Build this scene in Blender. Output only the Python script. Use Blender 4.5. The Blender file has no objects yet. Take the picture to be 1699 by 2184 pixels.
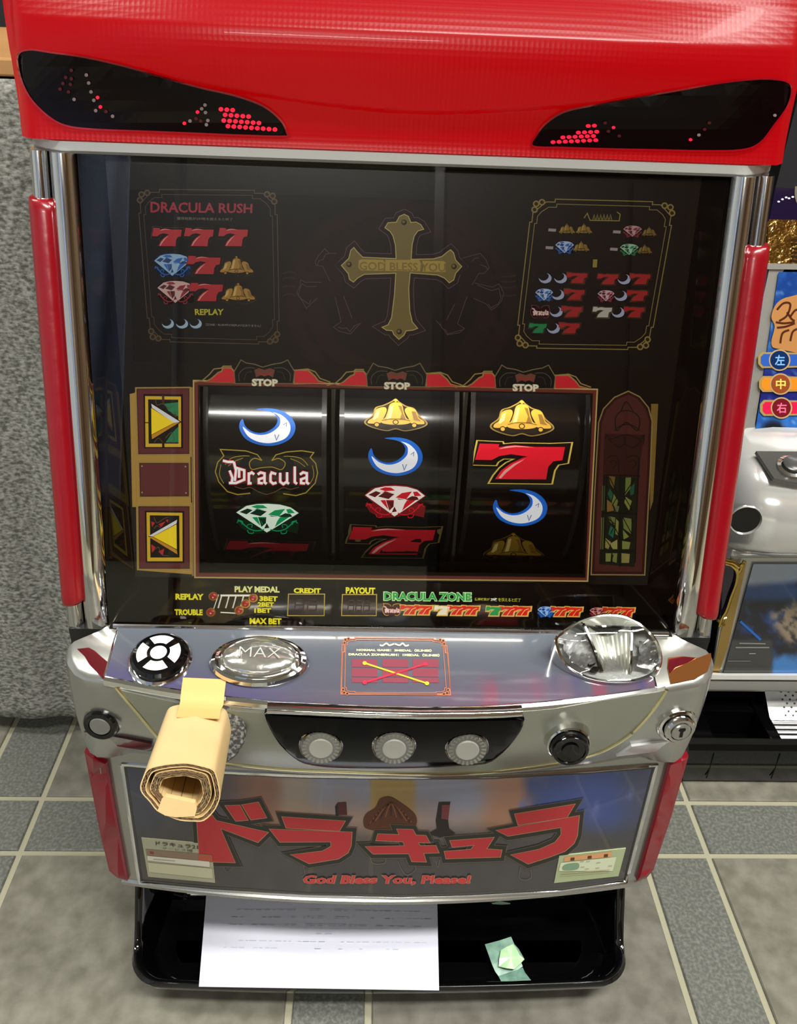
import bpy, bmesh, math, random
from mathutils import Vector, Matrix, geometry
random.seed(7)
PI = math.pi
S_ = bpy.context.scene
COL = S_.collection

# ---------------------------------------------------------------- camera
H = 0.78
FPX, CX, CY = 1830.0, 849.5, 1092.0
PITCH, ROLL, YAW = 0.538451186, 0.0430100337, 0.0453681264
CAM = Vector((-0.0227740734, 0.0, H))
_fw = Vector((math.sin(YAW)*math.cos(PITCH), math.cos(YAW)*math.cos(PITCH), -math.sin(PITCH)))
_rt = Vector((math.cos(YAW), -math.sin(YAW), 0)); _dn = _fw.cross(_rt)
RT = _rt*math.cos(ROLL) - _dn*math.sin(ROLL)
DN = _dn*math.cos(ROLL) + _rt*math.sin(ROLL)
cd = bpy.data.cameras.new('camera'); cam = bpy.data.objects.new('camera', cd); COL.objects.link(cam)
cd.sensor_fit = 'HORIZONTAL'; cd.sensor_width = 36.0; cd.lens = FPX*36.0/1699.0
cd.clip_start = 0.02; cd.clip_end = 50
cam.matrix_world = Matrix((( RT.x, -DN.x, -_fw.x, CAM.x), (RT.y, -DN.y, -_fw.y, CAM.y), (RT.z, -DN.z, -_fw.z, CAM.z), (0, 0, 0, 1)))
S_.camera = cam
vs = S_.view_settings
S_.display_settings.display_device = 'sRGB'
vs.view_transform = 'Standard'; vs.look = 'None'; vs.gamma = 1.0; vs.use_curve_mapping = False
vs.exposure = 0.25
# ---------------------------------------------------------------- world and room lights
w = bpy.data.worlds.new('world'); S_.world = w; w.use_nodes = True
w.node_tree.nodes['Background'].inputs[0].default_value = (0.75, 0.85, 1.0, 1)
w.node_tree.nodes['Background'].inputs[1].default_value = 0.05
def area(name, loc, sx, sy, power, col=(1, 0.98, 0.94), target=None):
    l = bpy.data.lights.new(name, 'AREA'); l.shape = 'RECTANGLE'; l.size = sx; l.size_y = sy; l.energy = power; l.color = col
    o = bpy.data.objects.new(name, l); COL.objects.link(o); o.location = loc
    if target is not None:
        o.rotation_euler = (Vector(target)-Vector(loc)).to_track_quat('-Z', 'Y').to_euler()
    return o
# three fluorescent troughs over the machine and over the aisle behind the camera
LAMPS = [(0.55, -0.35, 2.55, 1.2, 0.30, 60), (-1.5, 0.55, 2.55, 1.2, 0.30, 30), (1.7, 0.25, 2.55, 1.2, 0.30, 36), (-0.27, -3.72, 2.55, 1.5, 0.2, 110)]
for i, (x, y, z, sx, sy, p) in enumerate(LAMPS):
    area('room_lamp', (x, y, z-0.035), sx, sy, p)

# ---------------------------------------------------------------- pixel rays onto real surfaces (used while modelling)
def ray(px, py):
    return RT*((px-CX)/FPX) + DN*((py-CY)/FPX) + _fw
class Plane:
    def __init__(s, P, n, side=-1):
        s.P = Vector(P); s.n = Vector(n).normalized(); s.curved = False
    def hit(s, px, py, h=0.0):
        d = ray(px, py); P = s.P + s.n*h
        return CAM + d*((P-CAM).dot(s.n)/d.dot(s.n))
class Surf:            # y = f(x, z)
    def __init__(s, f, lo=0.3, hi=1.3): s.f = f; s.lo = lo; s.hi = hi; s.curved = True
    def hit(s, px, py, h=0.0):
        d = ray(px, py); d = d/d.y
        a, b = s.lo, s.hi
        def g(t):
            p = CAM + d*t; return p.y - (s.f(p.x, p.z)-h)
        t0 = a; n = 60; prev = g(a)
        for i in range(1, n+1):
            t1 = a+(b-a)*i/n; c = g(t1)
            if prev < 0 <= c: break
            t0 = t1; prev = c
        lo, hi = t0, t1
        for _ in range(30):
            m = (lo+hi)/2
            if g(m) < 0: lo = m
            else: hi = m
        return CAM + d*((lo+hi)/2)
def zp(z): return Plane((0, 0, z), (0, 0, 1))
def yp(y): return Plane((0, y, 0), (0, -1, 0))

# ---------------------------------------------------------------- materials
def lin(c):
    if isinstance(c, str):
        c = tuple(int(c[i:i+2], 16)/255 for i in (0, 2, 4))
    return tuple((v/12.92 if v <= 0.04045 else ((v+0.055)/1.055)**2.4) for v in c)
MATS = {}
def mat(name, col='808080', rough=0.5, metal=0.0, coat=0.0, trans=0.0, emit=None, estr=0.0, noise=None, bump=None, alpha=None, spec=None, ior=None, attr=False):
    if name in MATS: return MATS[name]
    m = bpy.data.materials.new(name); m.use_nodes = True; nt = m.node_tree; b = nt.nodes['Principled BSDF']
    c = lin(col)
    b.inputs['Base Color'].default_value = (*c, 1); b.inputs['Roughness'].default_value = rough; b.inputs['Metallic'].default_value = metal
    b.inputs['Coat Weight'].default_value = coat; b.inputs['Coat Roughness'].default_value = 0.04
    b.inputs['Transmission Weight'].default_value = trans
    if spec is not None: b.inputs['Specular IOR Level'].default_value = spec
    if ior is not None: b.inputs['IOR'].default_value = ior
    if alpha is not None: b.inputs['Alpha'].default_value = alpha
    if emit: b.inputs['Emission Color'].default_value = (*lin(emit), 1); b.inputs['Emission Strength'].default_value = estr
    tc = None
    if attr:
        a = nt.nodes.new('ShaderNodeAttribute'); a.attribute_name = 'Col'; nt.links.new(a.outputs['Color'], b.inputs['Base Color'])
    if noise:     # (scale, colour 2, detail, contrast low, high)
        tc = nt.nodes.new('ShaderNodeTexCoord'); n = nt.nodes.new('ShaderNodeTexNoise'); n.inputs['Scale'].default_value = noise[0]; n.inputs['Detail'].default_value = noise[2]
        r = nt.nodes.new('ShaderNodeValToRGB'); r.color_ramp.elements[0].position = noise[3]; r.color_ramp.elements[1].position = noise[4]
        r.color_ramp.elements[0].color = (*c, 1); r.color_ramp.elements[1].color = (*lin(noise[1]), 1)
        nt.links.new(tc.outputs['Object'], n.inputs['Vector']); nt.links.new(n.outputs['Fac'], r.inputs['Fac']); nt.links.new(r.outputs['Color'], b.inputs['Base Color'])
    if bump:      # (scale, strength, distance)
        tc = tc or nt.nodes.new('ShaderNodeTexCoord'); n = nt.nodes.new('ShaderNodeTexNoise'); n.inputs['Scale'].default_value = bump[0]; n.inputs['Detail'].default_value = 3
        bp = nt.nodes.new('ShaderNodeBump'); bp.inputs['Strength'].default_value = bump[1]; bp.inputs['Distance'].default_value = bump[2]
        nt.links.new(tc.outputs['Object'], n.inputs['Vector']); nt.links.new(n.outputs['Fac'], bp.inputs['Height']); nt.links.new(bp.outputs['Normal'], b.inputs['Normal'])
    MATS[name] = m; return m
_ink = {}
def ink(hexc, rough=0.3, coat=0.0):       # printed colour
    k = (hexc, rough, coat)
    if k not in _ink: _ink[k] = mat('ink_'+hexc+('g' if rough > .4 else ''), hexc, rough, spec=0.3)
    return _ink[k]
def lit(hexc, e=.35):  # ink with added glow to brighten the print, standing in for a backlight
    return mat('lit_%s_%d' % (hexc, e*100), hexc, .3, emit=hexc, estr=e)
def pane_mat(name, ior=1.45, tint=(1, 1, 1), rough=0.01):
    m = bpy.data.materials.new(name); m.use_nodes = True; nt = m.node_tree; nt.nodes.clear()
    out = nt.nodes.new('ShaderNodeOutputMaterial'); mx = nt.nodes.new('ShaderNodeMixShader'); fr = nt.nodes.new('ShaderNodeFresnel')
    tr = nt.nodes.new('ShaderNodeBsdfTransparent'); gl = nt.nodes.new('ShaderNodeBsdfGlossy')
    fr.inputs['IOR'].default_value = ior; tr.inputs['Color'].default_value = (*tint, 1); gl.inputs['Roughness'].default_value = rough
    nt.links.new(fr.outputs[0], mx.inputs[0]); nt.links.new(tr.outputs[0], mx.inputs[1]); nt.links.new(gl.outputs[0], mx.inputs[2]); nt.links.new(mx.outputs[0], out.inputs[0])
    MATS[name] = m; return m
CHROME = mat('chrome', 'd8d8d6', 0.07, 1.0)
SATIN = mat('satin_chrome_plating', 'adaea8', 0.24, .82, bump=(9, 0.05, 0.002))
BLACKG = mat('gloss_black_plastic', '050506', 0.08, 0.0, coat=0.25)
BLACKP = mat('black_plastic', '0a0a0b', 0.3)
CAB = mat('cabinet_black', '141414', 0.5)
PANE = pane_mat('front_pane_glass', 1.5, (0.90, 0.90, 0.89))
CLEAR = pane_mat('clear_acrylic', 1.55, (0.95, 0.96, 0.96), 0.03)

# ---------------------------------------------------------------- object helpers
ORG = {}
def link(o, parent=None):
    COL.objects.link(o)
    if parent is not None: o.parent = parent
    return o
def tag(o, label=None, cat=None, group=None, kind=None):
    if label: o['label'] = label
    if cat: o['category'] = cat
    if group: o['group'] = group
    if kind: o['kind'] = kind
    return o
def thing(name, label, cat, loc, group=None):
    o = bpy.data.objects.new(name, None); o.empty_display_size = 0.05; link(o); o.location = loc
    ORG[o.name] = Vector(loc); return tag(o, label, cat, group)
def mesh(name, V, F, mats, parent=None, mi=None, smooth=False, label=None, auto=None):
    org = ORG.get(parent.name, Vector((0, 0, 0))) if parent is not None else Vector((0, 0, 0))
    me = bpy.data.meshes.new(name); me.from_pydata([tuple(Vector(v)-org) for v in V], [], F)
    if not isinstance(mats, (list, tuple)): mats = [mats]
    for m in mats: me.materials.append(m)
    if mi:
        for p, k in zip(me.polygons, mi): p.material_index = k
    me.validate(); me.update()
    if smooth:
        for p in me.polygons: p.use_smooth = True
        if auto is not None:
            try: me.set_sharp_from_angle(angle=auto)
            except Exception: pass
    o = bpy.data.objects.new(name, me); link(o, parent); ORG[o.name] = org
    if label: o['label'] = label
    return o
class MB:
    def __init__(s): s.V = []; s.F = []; s.K = []
    def add(s, V, F, k=0):
        b = len(s.V); s.V += [Vector(v) for v in V]; s.F += [[i+b for i in f] for f in F]; s.K += [k]*len(F); return s
    def box(s, x0, x1, y0, y1, z0, z1, k=0):
        V = [(x, y, z) for z in (z0, z1) for y in (y0, y1) for x in (x0, x1)]
        return s.add(V, [[0, 2, 3, 1], [4, 5, 7, 6], [0, 1, 5, 4], [2, 6, 7, 3], [0, 4, 6, 2], [1, 3, 7, 5]], k)
    def loft(s, rings, closed=True, caps=True, k=0):
        n = len(rings[0]); V = [p for r in rings for p in r]; F = []
        for i in range(len(rings)-1):
            for j in range(n if closed else n-1):
                a = i*n+j; b = i*n+(j+1) % n; F.append([a, b, b+n, a+n])
        if caps and closed: F.append(list(range(n))[::-1]); F.append([(len(rings)-1)*n+j for j in range(n)])
        return s.add(V, F, k)
    def tube(s, pts, r, seg=8, k=0, caps=True):
        pts = [Vector(p) for p in pts]; rings = []
        rs = r if isinstance(r, (list, tuple)) else [r]*len(pts)
        for i, p in enumerate(pts):
            t = (pts[min(i+1, len(pts)-1)]-pts[max(i-1, 0)]).normalized()
            u = t.cross(Vector((0, 0, 1)) if abs(t.z) < .9 else Vector((1, 0, 0))).normalized(); v = t.cross(u)
            rings.append([p+(u*math.cos(2*PI*j/seg)+v*math.sin(2*PI*j/seg))*rs[i] for j in range(seg)])
        return s.loft(rings, True, caps, k)
    def lathe(s, prof, c, ax, seg=40, k=0, up=None, sx=1.0):   # prof: (radius, height along ax)
        c = Vector(c); ax = Vector(ax).normalized(); u = (up and Vector(up)) or (ax.cross(Vector((0, 0, 1))) if abs(ax.z) < .9 else Vector((1, 0, 0)))
        u = (u-ax*u.dot(ax)).normalized(); v = ax.cross(u)
        rings = [[c+ax*h+(u*math.cos(2*PI*j/seg)*sx+v*math.sin(2*PI*j/seg))*r for j in range(seg)] for r, h in prof]
        return s.loft(rings, True, True, k)
    def build(s, name, mats, parent=None, smooth=False, label=None, auto=0.6, bevel=0):
        o = mesh(name, s.V, s.F, mats, parent, s.K, smooth, label, auto)
        bm = bmesh.new(); bm.from_mesh(o.data); bmesh.ops.recalc_face_normals(bm, faces=bm.faces); bm.to_mesh(o.data); bm.free()
        if bevel:
            md = o.modifiers.new('bevel', 'BEVEL'); md.width = bevel; md.segments = 2; md.limit_method = 'ANGLE'; md.angle_limit = 0.6
        return o

def spline(P, n=4, closed=False):
    P = [Vector((p[0], p[1], 0)) if len(p) == 2 else Vector(p) for p in P]; out = []; N = len(P)
    for i in range(N if closed else N-1):
        p0 = P[i-1] if (closed or i > 0) else P[0]; p1 = P[i]; p2 = P[(i+1) % N]; p3 = P[(i+2) % N] if (closed or i+2 < N) else P[-1]
        for k in range(n):
            t = k/n; out.append(0.5*((2*p1)+(p2-p0)*t+(2*p0-5*p1+4*p2-p3)*t*t+(3*p1-p0-3*p2+p3)*t**3))
    if not closed: out.append(P[-1])
    return [(q.x, q.y) for q in out]
def area2(P): return sum(P[i][0]*P[(i+1) % len(P)][1]-P[(i+1) % len(P)][0]*P[i][1] for i in range(len(P)))/2
def inset(P, d):
    P = [tuple(p[:2]) for p in P]; sgn = 1 if area2(P) > 0 else -1; out = []; N = len(P)
    for i in range(N):
        a = Vector(P[i-1]); b = Vector(P[i]); c = Vector(P[(i+1) % N])
        e1 = (b-a).normalized() if (b-a).length > 1e-9 else Vector((1, 0)); e2 = (c-b).normalized() if (c-b).length > 1e-9 else Vector((1, 0))
        n1 = Vector((-e1.y, e1.x))*sgn; n2 = Vector((-e2.y, e2.x))*sgn; m = n1+n2
        if m.length < 1e-6: m = n1
        m = m.normalized(); k = d/max(0.45, m.dot(n1)); out.append((b.x+m.x*k, b.y+m.y*k))
    return out
def dens(P, step):
    out = []
    for i in range(len(P)):
        a = Vector(P[i][:2]); b = Vector(P[(i+1) % len(P)][:2]); n = max(1, int((b-a).length/step))
        for k in range(n): q = a+(b-a)*k/n; out.append((q.x, q.y))
    return out
def cdt(P, grid=None, holes=()):
    vs_, fs = [], []
    for loop in [P]+list(holes):
        fs.append(list(range(len(vs_), len(vs_)+len(loop)))); vs_ += [Vector(p[:2]) for p in loop]
    if grid:
        xs = [p[0] for p in P]; ys = [p[1] for p in P]; x = min(xs)+grid*.5
        while x < max(xs):
            y = min(ys)+grid*.5
            while y < max(ys): vs_.append(Vector((x, y))); y += grid
            x += grid
    edges = [(f[i], f[(i+1) % len(f)]) for f in fs for i in range(len(f))]
    # keep triangles inside outer loop and outside holes
    def inside(p, L):
        c = False; j = len(L)-1
        for i in range(len(L)):
            if (L[i][1] > p[1]) != (L[j][1] > p[1]) and p[0] < (L[j][0]-L[i][0])*(p[1]-L[i][1])/(L[j][1]-L[i][1])+L[i][0]: c = not c
            j = i
        return c
    r = geometry.delaunay_2d_cdt(vs_, edges, [], 0, 1e-7); V, F = r[0], r[2]; F2 = []
    for f in F:
        c = sum((V[i] for i in f), Vector((0, 0)))/len(f)
        if inside(c, P) and not any(inside(c, h) for h in holes): F2.append(list(f))
    use = sorted({i for f in F2 for i in f}); ix = {k: n for n, k in enumerate(use)}
    return [V[i] for i in use], [[ix[i] for i in f] for f in F2]

_txt = {}
def text_mesh(s, bold):
    k = (s, bold)
    if k not in _txt:
        cu = bpy.data.curves.new('t', 'FONT'); cu.body = s; cu.offset = bold; cu.resolution_u = 2; cu.fill_mode = 'FRONT'
        o = bpy.data.objects.new('t', cu); COL.objects.link(o); bpy.context.view_layer.update()
        dg = bpy.context.evaluated_depsgraph_get(); me = o.evaluated_get(dg).to_mesh()
        V = [(v.co.x, v.co.y) for v in me.vertices]; F = [list(p.vertices) for p in me.polygons]
        o.evaluated_get(dg).to_mesh_clear(); bpy.data.objects.remove(o); bpy.data.curves.remove(cu)
        x0 = min(v[0] for v in V); x1 = max(v[0] for v in V); y0 = min(v[1] for v in V); y1 = max(v[1] for v in V)
        _txt[k] = ([((x-x0)/(x1-x0), (y1-y)/(y1-y0)) for x, y in V], F)
    return _txt[k]

LAY = 0.00012
class Print:          # flat print laid on a real surface
    def __init__(s, surf, base=0.0003, glow=0): s.g = glow; s.S = surf; s.V = []; s.F = []; s.K = []; s.M = []; s.b = base; s.T = None
    def k(s, c):
        m = (lit(c, s.g) if s.g and max(int(c[i:i+2], 16) for i in (0, 2, 4)) > 0x4c else ink(c)) if isinstance(c, str) else c
        if m not in s.M: s.M.append(m)
        return s.M.index(m)
    def X(s, p): return s.T(p) if s.T else p
    def raw(s, V, F, c, layer, xf=True):
        b = len(s.V); kk = s.k(c)
        for p in V:
            q = s.X(p) if xf else p
            s.V.append(s.S.hit(q[0], q[1], s.b+LAY*layer))
        s.F += [[i+b for i in f] for f in F]; s.K += [kk]*len(F); return s
    def poly(s, P, c, layer=0, sm=False, holes=()):
        if sm: P = spline(P, 4, True)
        if s.T: P = [s.T(p) for p in P]; holes = [[s.T(p) for p in h] for h in holes]
        g = None
        if s.S.curved: P = dens(P, 22); g = 24
        V, F = cdt(P, g, holes); return s.raw(V, F, c, layer, False)
    def ell(s, x, y, rx, ry, c, layer=0, a0=0, a1=2*PI, n=20, rot=0):
        P = []
        for i in range(n):
            a = a0+(a1-a0)*i/(n if a1-a0 > 6.2 else n-1); u = rx*math.cos(a); v = ry*math.sin(a)
            P.append((x+u*math.cos(rot)-v*math.sin(rot), y+u*math.sin(rot)+v*math.cos(rot)))
        return s.poly(P, c, layer)
    def line(s, P, wd, c, layer=0, closed=False, sm=False):
        if sm: P = spline(P, 5, closed)
        P = [Vector(s.X(p)[:2]) for p in P]; N = len(P)
        if s.S.curved:
            Q = []
            for i in range(N if closed else N-1):
                a, b = P[i], P[(i+1) % N]; n = max(1, int((b-a).length/22)); Q += [a+(b-a)*k/n for k in range(n)]
            if not closed: Q.append(P[-1])
            P = Q; N = len(P)
        L, R = [], []
        for i in range(N):
            a = P[i-1] if (closed or i > 0) else P[i]; c2 = P[(i+1) % N] if (closed or i < N-1) else P[i]; b = P[i]
            e1 = (b-a).normalized() if (b-a).length > 1e-9 else None; e2 = (c2-b).normalized() if (c2-b).length > 1e-9 else None
            e1 = e1 or e2 or Vector((1, 0)); e2 = e2 or e1
            n1 = Vector((-e1.y, e1.x)); n2 = Vector((-e2.y, e2.x)); m = n1+n2; m = m.normalized() if m.length > .2 else n1
            kx = wd/2/max(.5, m.dot(n1)); L.append(b+m*kx); R.append(b-m*kx)
        V = [(v.x, v.y) for v in L+R]; F = [[i, (i+1) % N, (i+1) % N+N, i+N] for i in range(N if closed else N-1)]
        return s.raw(V, F, c, layer, False)
    def text(s, t, quad, c, layer=1, bold=0.0):    # quad: TL, TR, BR, BL in px
        V, F = text_mesh(t, bold); TL, TR, BR, BL = [Vector(q) for q in quad]; W = []
        for u, v in V:
            q = (TL*(1-u)+TR*u)*(1-v)+(BL*(1-u)+BR*u)*v; W.append((q.x, q.y))
        return s.raw(W, F, c, layer)
    def tbox(s, t, x0, y0, x1, y1, c, layer=1, bold=0.0, slope=0.0, shear=0.0):
        d = slope*(x1-x0); h = y1-y0
        return s.text(t, ((x0+shear*h, y0), (x1+shear*h, y0+d), (x1, y1+d), (x0, y1)), c, layer, bold)
    def build(s, name, parent, label=None):
        return mesh(name, s.V, s.F, s.M, parent, s.K, False, label)

def picture(name, surf, quad, nx, ny, fn, material, parent, base=0.0002, label=None):
    TL, TR, BR, BL = [Vector(q) for q in quad]; V = []; C = []
    for j in range(ny+1):
        for i in range(nx+1):
            u, v = i/nx, j/ny; q = (TL*(1-u)+TR*u)*(1-v)+(BL*(1-u)+BR*u)*v
            V.append(surf.hit(q.x, q.y, base)); C.append(fn(q.x, q.y, u, v))
    F = [[j*(nx+1)+i, j*(nx+1)+i+1, (j+1)*(nx+1)+i+1, (j+1)*(nx+1)+i] for j in range(ny) for i in range(nx)]
    o = mesh(name, V, F, material, parent, label=label); ca = o.data.color_attributes.new('Col', 'FLOAT_COLOR', 'POINT')
    for i, c in enumerate(C): ca.data[i].color = (*lin(tuple(min(1, max(0, k/255)) for k in c)), 1)
    return o
def mixc(a, b, t): t = min(1, max(0, t)); return tuple(p*(1-t)+q*t for p, q in zip(a, b))
def sst(a, b, x): t = min(1, max(0, (x-a)/(b-a))); return t*t*(3-2*t)
from mathutils import noise as mn
def fbm(x, y, s=1.0): return mn.noise(Vector((x*s, y*s, 0)))*.6+mn.noise(Vector((x*s*2.1, y*s*2.1, 3)))*.3+mn.noise(Vector((x*s*4.3, y*s*4.3, 7)))*.15

# ================================================================ ROOM
def struct(o): o['kind'] = 'structure'; return o
GROUT = mat('grout', '98967f', 0.8, bump=(120, 0.3, 0.001))
TILE_L = mat('tile_warm_grey', '646256', 0.42, noise=(55, '7c7a6e', 6, 0.35, 0.68), bump=(160, 0.12, 0.001))
TILE_M = mat('tile_mid_grey', '5e5c52', 0.42, noise=(48, '76746a', 6, 0.35, 0.68), bump=(160, 0.12, 0.001))
TILE_D = mat('tile_slate_grey', '585a54', 0.40, noise=(300, '7a7b74', 5, 0.42, 0.74), bump=(200, 0.15, 0.001))
WALLM = mat('wall_paint', '5c5044', 0.8); CEIL = mat('ceiling_paint', 'c4c4c0', 0.8); DARKW = mat('dark_wall_panel', '17161a', 0.6)
def sbox(name, b, m, parent=None, bevel=0):
    q = MB(); q.box(*b); return q.build(name, m, parent, bevel=bevel)
fl = struct(sbox('floor', (-3.2, 3.2, -5.0, 2.4, -0.05, -0.0025), GROUT))
ORG['floor'] = Vector((0, 0, 0))
# alternating large squares (295 mm) and narrow strips (71 mm)
def cells(lo, hi, s0):
    out = []; x = s0
    while x > lo: x -= 0.3655
    while x < hi: out.append((x, x+0.0712, 1)); out.append((x+0.0712, x+0.3655, 0)); x += 0.3655
    return out
G = 0.0032
_tm = {}
for (x0, x1, sx) in cells(-1.3, 1.2, -0.0822):
    for (y0, y1, sy) in cells(-1.4, 1.3, 0.596):
        key = (sx, sy, random.randrange(3) if not (sx or sy) else 0)
        a = (x1-x0)/2-G; b = (y1-y0)/2-G
        if key not in _tm:
            bm = bmesh.new(); bmesh.ops.create_cube(bm, size=1)
            for v in bm.verts:
                s = 1.0 if v.co.z < 0 else 1.0; v.co = Vector((v.co.x*2*a, v.co.y*2*b, v.co.z*0.006))
            bmesh.ops.bevel(bm, geom=[e for e in bm.edges if all(v.co.z > 0 for v in e.verts)], offset=0.0012, segments=1, affect='EDGES')
            me = bpy.data.meshes.new('tile'); bm.to_mesh(me); bm.free()
            me.materials.append(TILE_D if (sx or sy) else (TILE_L if key[2] else TILE_M)); _tm[key] = me
        o = bpy.data.objects.new('tile', _tm[key]); o.location = ((x0+x1)/2, (y0+y1)/2, -0.003+random.uniform(-.0002, .0002)); link(o, fl)
struct(sbox('wall_north', (-3.2, 3.2, 2.4, 2.5, 0, 2.65), DARKW))
ws = struct(sbox('wall_south', (-3.2, 3.2, -5.1, -5.0, 0, 2.65), WALLM))
struct(sbox('wall_west', (-3.3, -3.2, -5.1, 2.5, 0, 2.65), mat('pale_blue_wall', 'c8d2dc', .7))); struct(sbox('wall_east', (3.2, 3.3, -5.1, 2.5, 0, 2.65), mat('brown_wall', '6a5238', 0.6)))
struct(sbox('ceiling', (-3.3, 3.3, -5.1, 2.5, 2.6, 2.7), CEIL))
LAMPM = mat('fluorescent_diffuser', 'ffffff', 0.5, emit='fff6e6', estr=5.5); HOUS = mat('lamp_housing', 'd0d0d0', 0.4)
for i, (x, y, z, sx, sy, p) in enumerate(LAMPS):
    t = thing('ceiling_light', ['white fluorescent ceiling light nearest above the slot machine', 'white fluorescent ceiling light above the grey-clothed table', 'white fluorescent ceiling light above the machine with blue art', 'long white fluorescent ceiling light farthest behind the camera'][i], 'ceiling light', (x, y, 2.6), 'fluorescent ceiling lights')
    q = MB(); a, b = sx/2+.03, sy/2+.03
    for bx in ((x-a, x+a, y-b, y-b+.02), (x-a, x+a, y+b-.02, y+b), (x-a, x-a+.02, y-b+.02, y+b-.02), (x+a-.02, x+a, y-b+.02, y+b-.02)): q.box(*bx, 2.56, 2.6)
    q.build('housing', HOUS, t)
    q = MB(); q.box(x-a+.02, x+a-.02, y-b+.02, y+b-.02, 2.575, 2.59); q.build('diffuser', LAMPM, t)

# ================================================================ SLOT MACHINE
ST = thing('slot_machine', 'silver slot machine with red lamp top, three reels and gold cross art', 'slot machine', (0, 0.66, 0))
def ycol(z): return 0.4901+(z-0.4012)*0.2672
def yfront(x, z):      # bulging chrome control front
    t = max(0.0, (0.3735-z)/0.0985); return 0.421+0.0205*(x/.19)**2+0.033*t*t
def ylow(x, z=0): return 0.458+0.018*(x/.22)**2
PP = Plane((0, 0.5215, 0.408), (0, -0.292, 0.0635))           # printed panel (recessed, leaning back)
SP = Plane((0, 0.487, 0.3885), (0, -0.0195, 0.0345))          # ledge below the panel
DK = Plane((0, 0.487, 0.388), (0, -0.22, 1))                 # control deck
CF = Surf(yfront); LW = Surf(ylow)
CP = Plane((0, 0.4901, 0.4012), (0, -1, 0.2672))             # plane of the glass
def ppy(z): return 0.5215+(z-0.408)*0.2175

# ---- cabinet shell
q = MB()
for s in (-1, 1):
    a, b_ = sorted((s*.2340, s*.2240)); L = [(.60, .045), (.60, .114), (.50, .114), (.50, .39), (.54, .41), (ycol(.86)+.06, .855), (.87, .855), (.87, .045)]
    q.loft([[(a, y, z) for y, z in L], [(b_, y, z) for y, z in L]])
q.box(-.224, .224, .855, .87, .045, .855); q.box(-.224, .224, .68, .855, .845, .855); q.box(-.224, .224, .56, .855, .115, .13)
q.build('cabinet_shell', CAB, ST)

# ---- red lamp top
ZT0, ZT1 = 0.6995, 0.865
def crease(x):     # height of the fold line below which the cover steps back
    return 0.7215+0.022*min(1, abs(x/.19))**1.6 if abs(x) < .25 else .745
def ytop(x, z):
    b = ycol(z)-.004; e = max(0, 1-(abs(x)/.245)**6)
    out = (.020*sst(.70, .762, z)-.5*max(0, z-.764)-6*max(0, min(.02, z-.764))**2)*e
    step = .0048*sst(crease(x)-.001, crease(x)+.0018, z)*(1-.9*sst(.10, .21, abs(x)))
    side = .010*sst(.226, .2385, abs(x))**2
    return b-out-step+side
def topgrid(name, x0, x1, m):
    nx, nz = 130, 170; V = []; F = []
    for j in range(nz+1):
        z = ZT0+(ZT1-ZT0)*j/nz
        for i in range(nx+1):
            x = (-.2375+.475*i/nx); x *= 1+.022*sst(.70, .80, z); V.append((x, ytop(x, z), z))
    for j in range(nz):
        for i in range(nx): a = j*(nx+1)+i; F.append([a, a+1, a+nx+2, a+nx+1])
    b = len(V)
    for (x, z) in ((-.2375, ZT0), (.2375, ZT0), (.2375, ZT1), (-.2375, ZT1)): V.append((x, .66, z))
    F += [[b, b+1, b+2, b+3]]
    F += [[j*(nx+1) for j in range(nz, -1, -1)]+[b, b+3], [j*(nx+1)+nx for j in range(nz+1)]+[b+2, b+1], list(range(nx+1))+[b+1, b], [nz*(nx+1)+i for i in range(nx, -1, -1)]+[b+3, b+2]]
    return mesh(name, V, F, m, ST, None, True, auto=0.7)
REDM = mat('red_lamp_cover', '5e0008', 0.30, coat=0.06, spec=.22, trans=0.0, emit='ff0002', estr=0.27)
nt = REDM.node_tree      # fine dimples moulded behind the cover
tc = nt.nodes.new('ShaderNodeTexCoord'); vo = nt.nodes.new('ShaderNodeTexVoronoi'); vo.inputs['Scale'].default_value = 330; vo.inputs['Randomness'].default_value = 0.0
bp = nt.nodes.new('ShaderNodeBump'); bp.inputs['Strength'].default_value = 0.12; bp.inputs['Distance'].default_value = 0.0012
nt.links.new(tc.outputs['Object'], vo.inputs['Vector']); nt.links.new(vo.outputs['Distance'], bp.inputs['Height']); nt.links.new(bp.outputs['Normal'], nt.nodes['Principled BSDF'].inputs['Normal'])
TOPO = topgrid('top_lamp_cover', 0, 0, REDM); TOPO['label'] = 'glossy red moulded lamp cover with dimpled texture'
TS = Surf(ytop)
EYE = mat('dark_smoked_lens', '090203', 0.15, spec=.22)
EYEL = [(38, 118), (62, 106), (110, 112), (180, 122), (260, 140), (350, 166), (430, 188), (500, 204), (560, 226), (598, 256), (612, 284), (608, 291), (520, 289), (400, 284), (300, 280), (200, 276), (140, 268), (100, 246), (62, 206), (42, 160)]
EYER = [(1136, 312), (1142, 290), (1165, 262), (1205, 238), (1270, 224), (1360, 208), (1450, 192), (1540, 176), (1620, 168), (1672, 172), (1688, 188), (1680, 225), (1650, 268), (1620, 305), (1580, 320), (1500, 322), (1400, 320), (1300, 318), (1200, 315)]
REDE = mat('red_lit_dot', 'e01030', 0.3, emit='ff1430', estr=0.9); DOTG = ink('7a6a6a'); DOTR = ink('4a1418')
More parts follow.
